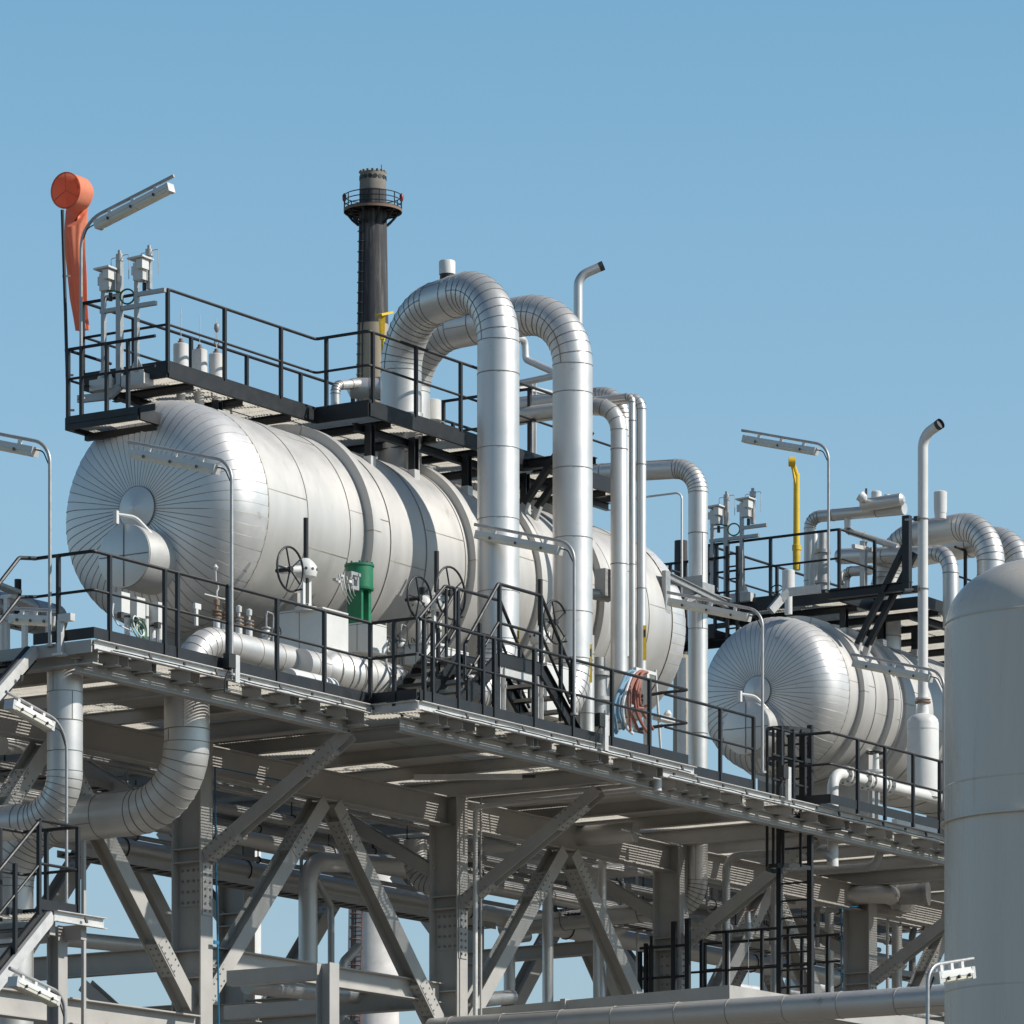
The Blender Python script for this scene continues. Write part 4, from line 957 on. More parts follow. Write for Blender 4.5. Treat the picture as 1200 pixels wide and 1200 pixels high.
p = at(911, 694, Y=3.9); a = MB('black_steel', 'galv'); handwheel(a, p, (-.8, -.5, 0), .13, .012); a.tube([p, p+V((.18, .12, 0))], .02, 8); tag(a.build('small_valve', origin=p), 'small black handwheel beside the white level pot of the smaller drum', 'valve')
a = MB('galv'); pp = [at(903, 716, Y=3.3), at(915, 702, Y=3.2), at(924, 694, Y=3.1), at(962, 690, Y=2.6)]
for u, v_ in zip(pp, pp[1:]): a.bar(u, v_, .1, .14, UP)
tag(a.build('cable_tray', origin=pp[0]), 'bent galvanized cable tray at the smaller drum platform corner', 'cable tray')
tipd = at(928, 541, Y=4.0); davit('tall yellow davit mast with hooked top beside the smaller drum', 933.5, 668, 545, 4.0, .062, tipd)
strut_bracket('strut_bracket', 'black strutted steel bracket on the smaller drum behind the vent stack', XQ-.32, 1.28, 2.95, ZQ-.05, 1.25, R2, Z2, (0, .34), (2.42, 2.42), .75)
zl3 = at(1161, 612, Y=.8).z
xl3 = xat(1161, .8); xl3b = xat(1040, 3.2)
clad_pipe('loop_pipe', 'silver clad loop pipe behind the slim vent stack, left of the pair', [V((xl3b, 3.2, Z2+R2*.9)), V((xl3b, 3.2, zl3+.02)), V((xl3, .8, zl3)), V((xl3, .8, DZ+.7))], .25, .72, step=1.3, off=.25, group='silver loop pipes')
xl4 = xat(1196, .8); xl4b = xl4+.6
clad_pipe('loop_pipe', 'silver clad loop pipe partly behind the grey vessel dome at right', [V((xl4b, 4.0, Z2+R2*.9)), V((xl4b, 4.0, zl3-.05)), V((xl4, .8, zl3-.05)), V((xl4, .8, DZ+.7))], .25, .72, step=1.3, off=.25, group='silver loop pipes')
clad_pipe('header_pipe', 'silver pipe with square elbow running across above the smaller drum', [at(949, 700, Y=4.4), at(949, 606, Y=4.4), at(1060, 596, Y=2.4)], .11, .2, seg=5, step=.9)
p = at(1028, 592, Y=2.9); q = at(1060, 587, Y=2.5); a = MB('clad', 'seam'); a.lathe([(-.05, .08), (0, .115), (.75, .115), (.8, .06)], at(1012, 592, Y=3.1), (.1, -1, .05), 20); tag(a.build('manifold', origin=p), 'short silver manifold under the white instrument cans', 'manifold')
for px, y0, y1, wd, Y, lab in ((1027, 590, 577, 12, 2.9, 'white instrument can on the manifold, leftmost of three'), (1040, 590, 581, 9, 2.7, 'middle white instrument can on the manifold'), (1048, 590, 584, 7, 2.6, 'smallest white instrument can on the manifold'), (1102, 598, 577, 15.5, 1.7, 'white vent cap on the loop pipe beside the slim vent stack')):
    b = at(px, y0, Y=Y); t = at(px, y1, Y=Y); rr = wd/sc_at(b)/2; a = MB('white_paint', 'bolt'); a.lathe([(-.06, rr*.95), (.02, rr), (t.z-b.z, rr*1.02), (t.z-b.z+.02, rr*.8)], b, UP, 20)
    if px == 1027: a.lathe([(-.05, .03), (0, .09), (.1, .10), (.12, .03)], b+V((-.25, .12, .05)), (-.3, .6, .6), 12); a.tube([b+V((-.2, .1, .1)), b+V((-.2, .1, .25))], .02, 6, 1)
    if px == 1102: a.lathe([(-.16, rr*.9), (0, rr*.9)], b, UP, 20)
    tag(a.build('instrument_can', origin=b), lab, 'can')
clad_pipe('header_pipe', 'smooth silver pipe bending down just right of the slim vent stack', [at(985, 652, Y=4.2), at(1114, 648, Y=1.2), at(1114.5, 735, Y=1.2)], .145, .42, seg=5, step=2.2, off=1.4)
clad_pipe('utility_pipe', 'slim silver pipe slanting down across the smaller drum platform', [at(993, 606, Y=3.6), at(993.5, 622, Y=3.6), at(1052, 641, Y=2.6)], .062, .07, seg=3, step=3)
a = MB('galv_pale'); p = at(1012, 692, Y=3.0); a.ibeam(p, at(1012, 634, Y=3.0), .11, .1, .012, .01, (1, 0, 0)); a.bar(at(1000, 640, Y=3.0), at(1024, 645, Y=3.0), .07, .07); tag(a.build('pipe_support', origin=p), 'pale pipe support post on the smaller drum platform', 'pipe support')
clad_pipe('platform_pipe', 'short clad elbow pipe on the smaller drum platform', [at(990, 694, Y=3.8), at(990, 670, Y=3.8), at(1020, 668, Y=3.2)], .09, .15, seg=5, step=.6)
a = MB('white_paint', 'galv'); p = at(955, 640, Y=4.1); a.lathe([(-1.0, .10), (-.5, .12), (-.1, .06), (.2, .05), (.25, .02)], p, UP, 14); tag(a.build('wrapped_pipe', origin=p-UP), 'crumpled pale wrapped pipe between the yellow davit and the lamp pole', 'pipe')
a = MB('galv', 'bolt'); p = at(964, 655, Y=3.6); a.lathe([(-.6, .1), (-.45, .1), (-.45, .15), (-.4, .15), (-.4, .1), (.1, .1), (.1, .15), (.16, .15), (.16, .08), (.5, .08)], p, UP, 16); a.torus(p+V((.2, -.3, -.35)), (.3, -1, 0), .1, .03, 16, 6); tag(a.build('flanged_valve', origin=p), 'grey flanged valve beside the lamp pole on the smaller drum platform', 'valve')
# slim vent stack
b = at(1081.5, 926, Y=.5); S = sc_at(b); root, k = gooseneck('vent_stack', 'tall slim pale vent stack rising from a fat capped cylinder', 1081.5, 935, 511, .5, 12/S/2, (-.25, -1, .38), .40, 'white_paint')
a = MB('white_paint', 'rust'); z = lambda y: at(1081.5, y, Y=.5).z
rr = 37.5/S/2; zz = z(848); 
a.lathe([(z(935)-zz, rr), (0, rr), (.07, rr*.93), (.13, rr*.75), (.17, rr*.4), (.19, .11), (z(826)-zz, .10)], V((b.x, b.y, zz)), UP, 32)
a.lathe([(z(824)-zz, .14), (z(824)-zz+.03, .14), (z(824)-zz+.031, .11)], V((b.x, b.y, zz)), UP, 20, 1); a.lathe([(z(820)-zz, .14), (z(820)-zz+.03, .14)], V((b.x, b.y, zz)), UP, 20, 0)
a.lathe([(-.12, rr+.004), (-.10, rr+.004)], V((b.x, b.y, zz)), UP, 32, 0, False)
a.build('silencer', root)
a = MB('galv', 'bolt')
for y in (608, 690):
    q = V((b.x, b.y, z(y))); a.torus(q, UP, 12/S/2+.012, .012, 20, 6); a.bar(q+V((-.05, .08, 0)), q+V((-.1, .3, 0)), .04, .03); a.box(q+V((-.16, .02, -.05)), q+V((-.1, .1, .03)), 1)
a.build('clamp', root)
# valve run behind the right railing
z0 = at(976, 905, Y=.35).z; x0 = xat(976, .35, 905); root = thing('valve_run', 'white pipe run with rusty flanges and a flat handwheel right of the ladder', 'pipe', V((x0, .35, DZ)))
a = MB('white_paint'); a.tube(fillet([V((x0, .35, DZ-.8)), V((x0, .35, z0)), V((x0+6.5, .35, z0))], .28, 7)[0], .095, 18); a.build('pipe', root)
for dx_ in (.42, .55, 1.1, 1.28, 1.75, 1.9):
    a = MB('white_paint', 'rust', 'bolt'); a.lathe([(-.022, .165), (.022, .165)], V((x0+dx_, .35, z0)), (1, 0, 0), 22)
    for j in range(8):
        g = 2*math.pi*j/8+.2; a.lathe([(-.05, .016), (.05, .016)], V((x0+dx_, .35+.135*math.cos(g), z0+.135*math.sin(g))), (1, 0, 0), 6, 1)
    a.build('flange', root)
a = MB('white_paint', 'bolt'); a.lathe([(0, .13), (.25, .15), (.35, .15), (.6, .13)], V((x0+1.2, .35, z0)), (1, 0, 0), 20); c = V((x0+1.5, .35, z0)); a.lathe([(0, .12), (.18, .12), (.18, .16), (.22, .16), (.22, .06), (.5, .05)], c, UP, 18); a.build('valve_body', root)
a = MB('black_steel'); handwheel(a, c+UP*.52, UP, .17, .014); a.build('handwheel', root)
for dx_ in (.8, 1.35, 1.55): a = MB('galv'); a.bar((x0+dx_, .35, DZ), (x0+dx_, .35, z0-.09), .07, .07, (1, 0, 0)); a.build('support_leg', root)
a = MB('black_steel'); p = at(960, 936, Y=.1); a.box((p.x-.1, .05, DZ), (p.x+.6, .7, DZ+.16)); tag(a.build('floor_curb', origin=p), 'black square curb round the white elbow at the deck floor', 'curb')
a = MB('galv_pale'); p = at(1048, 935, Y=.9); a.box((p.x, .85, DZ+.25), (p.x+1.5, .95, DZ+.42)); a.bar((p.x+.1, .9, DZ), (p.x+.1, .9, DZ+.25), .08, .08, (1, 0, 0)); a.bar((p.x+1.3, .9, DZ), (p.x+1.3, .9, DZ+.25), .08, .08, (1, 0, 0)); tag(a.build('pipe_support', origin=p), 'low pale pipe support trestle under the vent silencer', 'pipe support')

# ================================================================== caged ladder and its landing
XL = xat(931, Y3+.75, 1000); yl0, yl1 = yat(913.5, XL), yat(949.5, XL); ztop = at(949, 850, X=XL).z; zbot = at(930, 1167, X=XL).z
la = thing('caged_ladder', 'black caged ladder from the lower landing up to the deck', 'ladder', (XL, yl0, zbot))
for y in (yl0, yl1):
    a = MB('black_steel'); a.bar((XL, y, zbot), (XL, y, ztop), .09, .07, (1, 0, 0)); a.build('stringer', la)
n = int((ztop-zbot)/.29)
for i in range(n): 
    a = MB('black_steel'); z = zbot+.15+.29*i; a.tube([(XL, yl0, z), (XL, yl1, z)], .018, 6); a.build('rung', la)
ym = (yl0+yl1)/2; rh = abs(yl1-yl0)/2
hz = [at(930, y, X=XL).z for y in (1020, 963, 895, 860)]
def hoop_pt(g, z): return V((XL-.10-.62*math.sin(g), ym+(rh+.06)*math.cos(g), z))
for z in hz:
    a = MB('black_steel'); pts = [hoop_pt(math.pi*i/14, z) for i in range(15)]
    for p, q in zip(pts, pts[1:]): a.bar(p, q, .012, .07, UP)
    a.bar((XL, yl0, z), pts[0 if pts[0].y*1 and abs(pts[0].y-yl0) < abs(pts[-1].y-yl0) else -1], .012, .07, UP); a.bar((XL, yl1, z), pts[-1 if abs(pts[-1].y-yl1) < abs(pts[0].y-yl1) else 0], .012, .07, UP); a.build('cage_hoop', la)
for i in (2, 5, 7, 9, 12):
    a = MB('black_steel'); g = math.pi*i/14; a.bar(hoop_pt(g, hz[0]), hoop_pt(g, hz[-1]), .05, .012, (1, 0, 0)); a.build('cage_strap', la)
# safety gate frame on deck beside it
ga = thing('ladder_gate', 'black barred gate frame on the deck at the head of the caged ladder', 'gate', (XL+.1, yl1, DZ))
for px in (915, 929, 942):
    p = foot(px, Y3+.35); a = MB('black_steel'); a.bar(p, p+UP*1.25, .07, .06, (1, 0, 0)); a.build('post', ga)
for h in (.35, .75, 1.2):
    a = MB('black_steel'); a.tube([foot(905, Y3+.35)+UP*h, foot(946, Y3+.35)+UP*h], .022, 6); a.build('rail', ga)
ld = thing('lower_landing', 'grey framed lower landing at the foot of the caged ladder', 'platform', (XL, yl0, zbot))
q0 = at(563, 1192, X=13.75); q1 = at(858, 1164.5, X=13.75)
a = MB('frame_paint'); a.bar(q0, q1, .16, .26, UP); a.build('front_beam', ld)
a = MB('frame_paint'); a.bar(q0.lerp(q1, .34)+V((-.03, 0, 0.01)), q0.lerp(q1, .36)+V((-.03, 0, .01)), .18, .29, UP); a.build('joint_cover', ld)
w0 = q1+V((.06, .06, 0)); a = MB('frame_paint'); a.bar(w0, w0+V((7.2, 0, 0)), .12, .26, UP); a.build('side_beam', ld)
for i in range(5): a = MB('frame_paint'); x = w0.x+1.4*(i+1); a.bar((x, w0.y+.08, w0.z-.02), (x, w0.y+5.2, w0.z-.02), .1, .2, UP); a.build('joist', ld)
a = MB('grating'); bars(a, w0.x+1.5, w0.x+6.8, w0.y+.1, w0.y+3.5, w0.z+.13); a.build('grating_floor', ld)
zf = w0.z+.13
XA_ = XL+.6
railing('landing_railing', 'black railing in front of the columns at the lower landing', [(XA_, yat(762, XA_), zf), (XA_, yat(957, XA_), zf)], [(XA_, yat(p, XA_), zf) for p in (764, 792, 822, 852, 893, 924, 952)], h=at(850, 1092, X=XA_).z-zf, toe=.0, mid=at(850, 1137, X=XA_).z-zf)
XB_ = XL+2.0
railing('landing_railing', 'black railing furthest back on the lower landing', [(XB_, yat(822, XB_), zf), (XB_, yat(985, XB_), zf)], [(XB_, yat(p, XB_), zf) for p in (826, 893, 940, 970)], h=at(870, 1103, X=XB_).z-zf, toe=.0, mid=at(870, 1134, X=XB_).z-zf)
sg = thing('swing_gate', 'black double swing gate at the left end of the lower landing', 'gate', (XA_-.6, yat(752, XA_-.6), zf))
hg_ = at(790, 1080, X=XA_-.6).z-zf
for px, h in ((757, hg_*.82), (763, hg_*.8), (790, hg_), (806, hg_*1.02), (750, hg_*.75)):
    p = V((XA_-.6, yat(px, XA_-.6), zf)); a = MB('black_steel'); a.bar(p, p+UP*h,   .085 if px > 780 else .055, .07, (1, 0, 0)); a.build('post', sg)
for z in (hg_*.3, hg_*.5, hg_*.78):
    a = MB('black_steel'); a.tube([(XA_-.6, yat(750, XA_-.6), zf+z), (XA_-.6, yat(806, XA_-.6), zf+z)], .022, 6); a.build('rail', sg)

# ================================================================== pipes under the deck
xa_ = xat(219, 1.2, 900); ze = at(219, 946, Y=1.2).z
clad_pipe('return_pipe', 'fat silver clad pipe sweeping left under the deck beside the first column', [V((xa_, 1.2, DZ-.05)), V((xa_, 1.2, ze)), V((xa_, yat(13, xa_, 970), ze-.02)), V((xa_, yat(13, xa_, 970), 6))], .325, .92, step=1.1, off=.6, ring=.012)
xb_ = xat(76, .9, 900); ze = at(76, 958, Y=.9).z
clad_pipe('return_pipe', 'silver clad pipe dropping under the deck at the left and turning left', [V((xb_, .9, DZ-.02)), V((xb_, .9, ze)), V((xb_, 6, ze))], .245, .62, step=.38, off=.15, ring=.010)
U = lambda name, lab, pts, r, bend=None, m='galv', n=14: plain_pipe(name, lab, pts, r, bend, m, 'pipe', n, group='pipes under the deck')
U('under_deck_pipe', 'grey pipe with rounded bend dropping between the first two columns', [at(361, 1260, Y=5.5), at(361, 1010, Y=5.5), at(500, 1014, Y=5.5)], .155, .42, 'clad', 20)
U('under_deck_pipe', 'thin grey pipe with a kinked top right of the rounded bend', [at(388, 1260, Y=5.8), at(388, 1062, Y=5.8), at(371, 1030, Y=5.8)], .055, .15)
U('under_deck_pipe', 'thin pale pipe rising beside the second column to the cross beam', [at(557, 1250, Y=2.6), at(557, 946, Y=2.6), at(768, 922, Y=-.3)], .04, .12, 'galv_pale')
U('conduit', 'thin bare conduit just right of the pale pipe at the second column', [at(563.5, 1250, Y=2.6), at(563.5, 935, Y=2.6)], .02, None, 'frame_paint', 8)
U('under_deck_pipe', 'vertical grey pipe in the middle of the second bay', [at(642, 1260, Y=4.8), at(642, 985, Y=4.8), at(642, 978, Y=6)], .095, .2, 'clad', 18)
U('under_deck_pipe', 'pair of slim vertical pipes left of the third column, front one', [at(706, 1170, Y=3.6), at(706, 1000, Y=3.6), at(706, 985, Y=5)], .07, .2, 'clad', 16)
U('under_deck_pipe', 'pair of slim vertical pipes left of the third column, rear one', [at(699, 1260, Y=4.2), at(699, 990, Y=4.2), at(720, 985, Y=4.2)], .06, .12, 'galv_pale', 16)
U('under_deck_pipe', 'long grey pipe hanging along under the deck of the second bay', [at(548, 990, Y=5.2), at(745, 975, Y=2.2)], .17, None, 'clad', 20)
U('under_deck_pipe', 'dark grey pipe low behind the third column', [at(705, 1110, Y=5.9), at(718, 1085, Y=5.9), at(760, 1072, Y=5.2), at(790, 1069, Y=4.6)], .16, .5, 'clad', 20)
clad_pipe('clad_elbow', 'seamed clad elbow under the deck left of the second column', [at(487, 985, Y=4.6), at(487, 1040, Y=4.6), at(545, 1034, Y=3.7)], .19, .42, seg=8)
z1 = at(818, 978, Y=1.0)
U('under_deck_pipe', 'slim pipe bending under the deck to the first white elbow', [at(851, 1260, Y=2.2), at(851, 1003, Y=2.2), at(972, 997, Y=.35), V((x0, .35, DZ-.75))], .07, .26, 'galv', 16)
x2 = xat(1031, .4, 980)
U('under_deck_pipe', 'slim pipe bending under the deck further right, behind the ladder', [at(908, 1260, Y=2.6), at(908, 1022, Y=2.6), V((x2, .4, at(1031, 1016, Y=.4).z)), V((x2, .4, DZ-.1))], .075, .28, 'galv', 16)
U('under_deck_pipe', 'large grey pipe running behind the ladder to a flanged elbow', [at(830, 1060, Y=5.6), at(1040, 1047, Y=2.6), at(1062, 1060, Y=3.3)], .17, .35, 'clad', 22)
p = at(1052, 1049, Y=2.7); a = MB('galv', 'bolt'); ax = V((.3, -1, .05)); a.lathe([(-.2, .17), (-.12, .17), (-.12, .25), (-.05, .25), (-.04, .26), (.02, .26), (.02, .18), (.3, .2), (.5, .16), (.5, .24), (.57, .24), (.57, .12)], p, ax, 22)
tag(a.build('flanged_valve', origin=p), 'large flanged valve at the end of the pipe behind the ladder', 'valve')
for i, (pa, pb, Y, r, lab) in enumerate((((75, 1100), (205, 1113), 6.2, .12, 'grey pipe resting on the lower tie beam at the far left'), ((290, 1155), (482, 1172), 5.0, .14, 'dull rusty pipe lying between the lower tie beams'), ((250, 1142), (350, 1146), 4.6, .07, 'pale thin pipe along the lower tie beam of the first bay'), ((0, 872), (62, 868), 4.5, .16, 'grey pipe hanging under the left end of the deck'), ((690, 1022), (800, 1016), 4.0, .12, 'short grey pipe behind the third column top'), ((600, 1168), (566, 1172), 4.4, .12, 'clad pipe end resting low right of the second column'))):
    U('rack_pipe', lab, [at(*pa, Y=Y), at(*pb, Y=Y)], r, None, 'clad', 18)
U('vertical_pipe', 'slim vertical pipe crossing the lower beam in the second bay', [at(402, 1260, Y=6.4), at(402, 1128, Y=6.4), at(420, 1110, Y=6.4)], .08, .2, 'clad', 16)
# lower bay clutter: hung pipes along the main beams
rn = random.Random(11)
HUNG = ['thin pipe hung under the deck on the near side of the main beam', 'pale thin pipe hung highest below the deck grating', 'grey medium pipe hung in the middle of the deck underside', 'clad pipe hung deeper under the middle of the deck', 'dark thin pipe hung furthest back beneath the deck', 'fat clad pipe hung lowest in the back bay', 'thin bare pipe hung beside the fat back pipe']
for lab, (y, z, r, x0_, x1_, m) in zip(HUNG, ((4.1, -.62, .045, 4, 30, 'galv'), (4.5, -.5, .03, 8, 33, 'galv_pale'), (5.0, -.75, .085, 7.5, 33, 'galv'), (5.7, -1.0, .13, 3, 33, 'clad'), (6.2, -.7, .05, 5, 33, 'frame_paint'), (6.7, -1.3, .17, 2, 33, 'clad'), (6.4, -1.15, .04, 2, 33, 'galv'))):
    mb = MB(m, 'bolt'); mb.tube([(x0_, y, DZ+z), (x1_, y, DZ+z)], r, 14)
    x = x0_+.8
    while x < x1_: mb.bar((x, y, DZ+z+r), (x, y, DZ-.3), .012, .02, (1, 0, 0), 1); mb.torus((x, y, DZ+z), (1, 0, 0), r+.01, .012, 14, 5, 1); x += 3.26
    tag(mb.build('hung_pipe', origin=(x0_, y, DZ+z)), lab, 'pipe', 'pipes under the deck')
for px, y0, y1, Y, r, m, lab in ((728, 1085, 985, 5.0, .045, 'galv', 'short thin vertical pipe before the dark low pipe'), (747, 1165, 1000, 5.6, .03, 'galv_pale', 'thin pale vertical conduit left of the third column'), (829, 1062, 985, 4.8, .035, 'galv', 'thin vertical pipe right of the dropper elbow'), (838, 1100, 1000, 5.2, .06, 'frame_paint', 'slim grey hanger post right of the dropper elbow'), (866, 1110, 1010, 6.0, .05, 'clad', 'slim clad vertical pipe left of the caged ladder'), (958, 1110, 1010, 4.0, .045, 'galv', 'thin vertical pipe just right of the caged ladder'), (972, 1175, 1040, 4.6, .085, 'clad', 'clad vertical pipe left of the fourth column'), (1040, 1250, 1075, 3.6, .03, 'galv_pale', 'thin pale vertical pipe right of the fourth column'), (1051, 1250, 1060, 4.4, .10, 'clad', 'clad vertical pipe near the grey vessel'), (1069, 1250, 1090, 5.2, .07, 'galv', 'dull vertical pipe nearest the grey vessel'), (597, 1175, 1100, 6.0, .10, 'clad', 'short clad vertical pipe between the second bay braces')):
    U('vertical_pipe', lab, [at(px, y0, Y=Y), at(px, y1, Y=Y), at(px+22, y1-3, Y=Y-.1)], r, r*2.6, m, 14)
# pipe rack behind the right bays
rk = thing('pipe_rack', 'grey pipe rack standing in the background below the deck at right', 'pipe rack', (36, 9.5, 0))
for x in (36, 41, 46, 51, 56):
    for y in (8.6, 11.4):
        a = MB('frame_paint'); a.ibeam((x, y, .02), (x, y, DZ-1.2), .26, .26, .016, .012, (0, 1, 0)); a.build('column', rk)
    for z in (DZ-1.3, DZ-2.5, DZ-3.6):
        a = MB('frame_paint'); a.ibeam((x, 8.73, z), (x, 11.27, z), .22, .18, .014, .01, UP); a.build('beam', rk)
for y in (8.6, 11.4):
    for z in (DZ-1.55, DZ-3.9):
        for x in (36, 41, 46, 51): a = MB('frame_paint'); a.ibeam((x+.14, y, z), (x+4.86, y, z), .22, .18, .014, .01, UP); a.build('beam', rk)
for x in (36, 46): a = MB('frame_paint'); a.bar((x+.1, 8.6, DZ-4.2), (x+4.9, 8.6, DZ-1.7), .12, .12); a.build('brace', rk)
for y, z, r, m, lab in ((9.1, DZ-1.3, .16, 'clad', 'fat clad pipe on the top level of the background rack'), (9.7, DZ-1.3, .08, 'galv', 'thin pipe on the top level of the background rack'), (10.4, DZ-1.3, .12, 'clad', 'medium clad pipe on the top level of the background rack'), (9.2, DZ-2.5, .10, 'galv', 'front pipe on the middle level of the background rack'), (10.1, DZ-2.5, .18, 'clad', 'fattest pipe on the middle level of the background rack'), (9.4, DZ-3.6, .14, 'clad', 'front pipe on the lowest level of the background rack'), (10.6, DZ-3.6, .08, 'galv_pale', 'pale pipe on the lowest level of the background rack')):
    a = MB(m); a.tube([(34.6, y, z+.12+r), (58, y, z+.12+r)], r, 14); tag(a.build('rack_pipe', origin=(34.6, y, z+.12+r)), lab, 'pipe', 'pipes on the background rack')
# cable ladder trays under the deck
for (xa, xb, y, z, lab) in ((-1, 7.2, 4.6, -.85, 'perforated cable ladder under the left end of the deck'), (7.4, 19, 6.0, -1.62, 'perforated cable ladder deep under the second bay'), (20, 33, 4.9, -1.35, 'perforated cable ladder under the right bays')):
    mb = MB('galv', 'cable_black')
    for yy in (y, y+.45): mb.bar((xa, yy, DZ+z), (xb, yy, DZ+z), .012, .11, UP)
    x = xa+.1
    while x < xb: mb.box((x, y+.006, DZ+z-.045), (x+.04, y+.444, DZ+z-.03)); x += .3
    for j in range(5): mb.tube([(xa+.05, y+.07+.075*j, DZ+z-.01), (xb-.05, y+.07+.075*j, DZ+z-.01)], .018, 6, 1)
    for x in (xa+.5, (xa+xb)/2, xb-.5): mb.bar((x, y-.02, DZ+z+.05), (x, y-.02, DZ-.3), .05, .03, (1, 0, 0))
    tag(mb.build('cable_ladder', origin=(xa, y, DZ+z)), lab, 'cable tray')
# rods / fluorescent strip under the deck
a = MB('galv_pale', 'bolt'); p = at(485, 911, Y=1.6); q = at(612, 910, Y=.2); a.bar(p, q, .1, .08, UP); a.bar(q, q+(q-p).normalized()*.2, .05, .04, UP, 1); tag(a.build('strip_light', origin=p), 'unlit strip light hanging under the deck before the second column', 'lamp')
# blue cable
a = MB('cable_blue'); y = 2.86
pts = [at(340, 917, Y=3.05), at(252, 899, Y=2.9), at(253, 1010, Y=2.88), at(255, 1100, Y=2.88), at(257, 1250, Y=2.88)]
a.tube(pts, .014, 6); a.box(at(250, 1102, Y=2.86), at(257, 1107, Y=2.84)); tag(a.build('blue_cable', origin=pts[-1]), 'bright blue cable running down beside the first column', 'cable')
a = MB('cable_blue'); pts = [at(986, 1260, Y=2.9), at(986, 1065, Y=2.9), at(1005, 1062, Y=2.9)]; a.tube(pts, .016, 6); tag(a.build('blue_cable', origin=pts[0]), 'dull blue cable on the fourth column behind the ladder', 'cable')
a = MB('galv'); pts = [at(727, 972, Y=1.6), at(800, 992, Y=2.4)]; a.tube(pts, .018, 6); tag(a.build('tie_rod', origin=pts[0]), 'thin straight tie rod under the deck before the third column', 'rod')
# hung work item with golden foil
a = MB('yellow_paint', 'rust', 'galv'); p = at(877, 1093, Y=2.0); a.lathe([(-.1, .02), (-.05, .05), (.2, .055), (.35, .05), (.38, .02)], p, (.1, .1, 1), 12, 2); a.tube([p+UP*.35, p+V((-.15, 0, .42))], .012, 6, 1); a.tube([p+UP*.35, p+V((.2, 0, .42))], .012, 6, 1); a.tube([p-UP*.1, p-UP*.9], .006, 5, 2)
tag(a.build('chain_hoist', origin=p), 'small pale chain hoist hanging behind the lower landing railing', 'hoist')
# stub pipe under the deck at the second cross beam front
p = at(770, 912, Y=-.5); a = MB('galv_pale', 'bolt'); a.lathe([(-.1, .075), (.45, .075)], p-UP*.1, UP, 14); tag(a.build('drain_stub', origin=p), 'short pale drain stub below the edge channel at the second cross beam', 'pipe')

# ================================================================== big pipe and left structures
xp = 12.57; pc_ = at(1000, 1177, X=xp)
clad_pipe('ground_pipe', 'large silver pipe crossing the bottom right in front of the frame', [V((xp, 3.0, pc_.z)), V((xp, -14., pc_.z))], .205, None, step=1.05, off=.4, ring=.012, seam='seam_pale')
# left stair down from the deck corner
st = thing('side_stairs', 'dark stairs with pale galvanized channel descending left from the deck corner', 'stairs', (-.05, 1.0, DZ))
Ls = 4.0
a = MB('galv_pale', 'bolt'); a.channel((-.05, .92, DZ-.08), (-.05-Ls, .92, DZ-.08-Ls*.86), .15, .07, .01, UP)
for i in range(4): a.bar((-.5-.9*i, .83, DZ-.1-(.45+.9*i)*.86), (-.5-.9*i, .85, DZ-.18-(.45+.9*i)*.86), .04, .03, UP, 1)
a.build('edge_channel', st)
for y in (1.0, 1.95): a = MB('black_steel'); a.channel((-.05, y, DZ-.12), (-.05-Ls, y, DZ-.12-Ls*.86), .24, .07, .012, UP); a.build('stringer', st)
for i in range(16):
    a = MB('black_steel', 'grating'); x = -.2-.24*i; z = DZ-.03-.206*(i+1); bars(a, x-.14, x+.14, 1.03, 1.92, z, .05, .03); a.box((x+.13, 1.02, z-.04), (x+.14, 1.93, z)); a.build('tread', st)
for y in (1.0, 1.95):
    a = MB('black_steel'); a.tube(fillet([(0.02, y, DZ+1.18), (-.35, y, DZ+1.18-.05), (-.05-Ls, y, DZ-Ls*.86+1.0)], .1, 4)[0], .028, 8); a.tube(fillet([(0.02, y, DZ+.66), (-.35, y, DZ+.6), (-.05-Ls, y, DZ-Ls*.86+.5)], .1, 4)[0], .024, 8); a.build('handrail', st)
# posts with galvanized sleeves at the deck corner
p = at(71, 766, X=-.06); a = MB('galv_pale', 'bolt'); a.bar(p, p+UP*.45, .07, .07, (1, 0, 0)); a.box(p+V((-.08, -.08, -.03)), p+V((.08, .08, 0))); q = at(77, 724, X=-.06); a.box(q+V((-.05, -.12, -.05)), q+V((.05, .1, .05))); tag(a.build('corner_post', origin=p), 'galvanized sleeve post with a small box at the deck left corner', 'post')
# white hoop guards
for i, (xa, ya, xb, yb2, hh, lab) in enumerate(((-22, 678, 18, 694, 26, 'white hoop guard at the far left, highest of three'), (8, 699, 38, 712, 30, 'middle white hoop guard beside the left stairs'), (29, 720, 57, 731, 22, 'white hoop guard nearest the deck corner'))):
    p = at(xa, ya, Y=5.2+.5*(2-i)); q = at(xb, yb2, Y=p.y); zb = at(xa, ya+hh, Y=p.y).z
    a = MB('white_paint'); a.bar(V((p.x, p.y, zb-.5)), p, .07, .07, (1, 0, 0)); a.bar(V((q.x, q.y, q.z-.25)), q, .07, .07, (1, 0, 0)); a.bar(p-V((.035, 0, 0)), q+V((.035, 0, 0)), .2, .05, UP)
    a.bar(V((p.x, p.y+.45, zb-.5)), p+V((0, .45, 0)), .07, .07, (1, 0, 0)); a.bar(p+V((-.035, .45, 0)), q+V((.035, .45, 0)), .07, .05, UP)
    tag(a.build('hoop_guard', origin=p), lab, 'guard', 'white hoop guards')
clad_pipe('left_header', 'silver clad pipe lying behind the left stairs', [at(64, 728, Y=6.6), at(-60, 700, Y=6.6)], .26, None, step=.5, off=.2)
a = MB('black_steel'); p = at(21, 712, Y=6.2); a.tube([p-UP*.3, at(21, 679, Y=6.2)], .055, 10); tag(a.build('dark_post', origin=p), 'short dark post behind the white hoop guards', 'post')
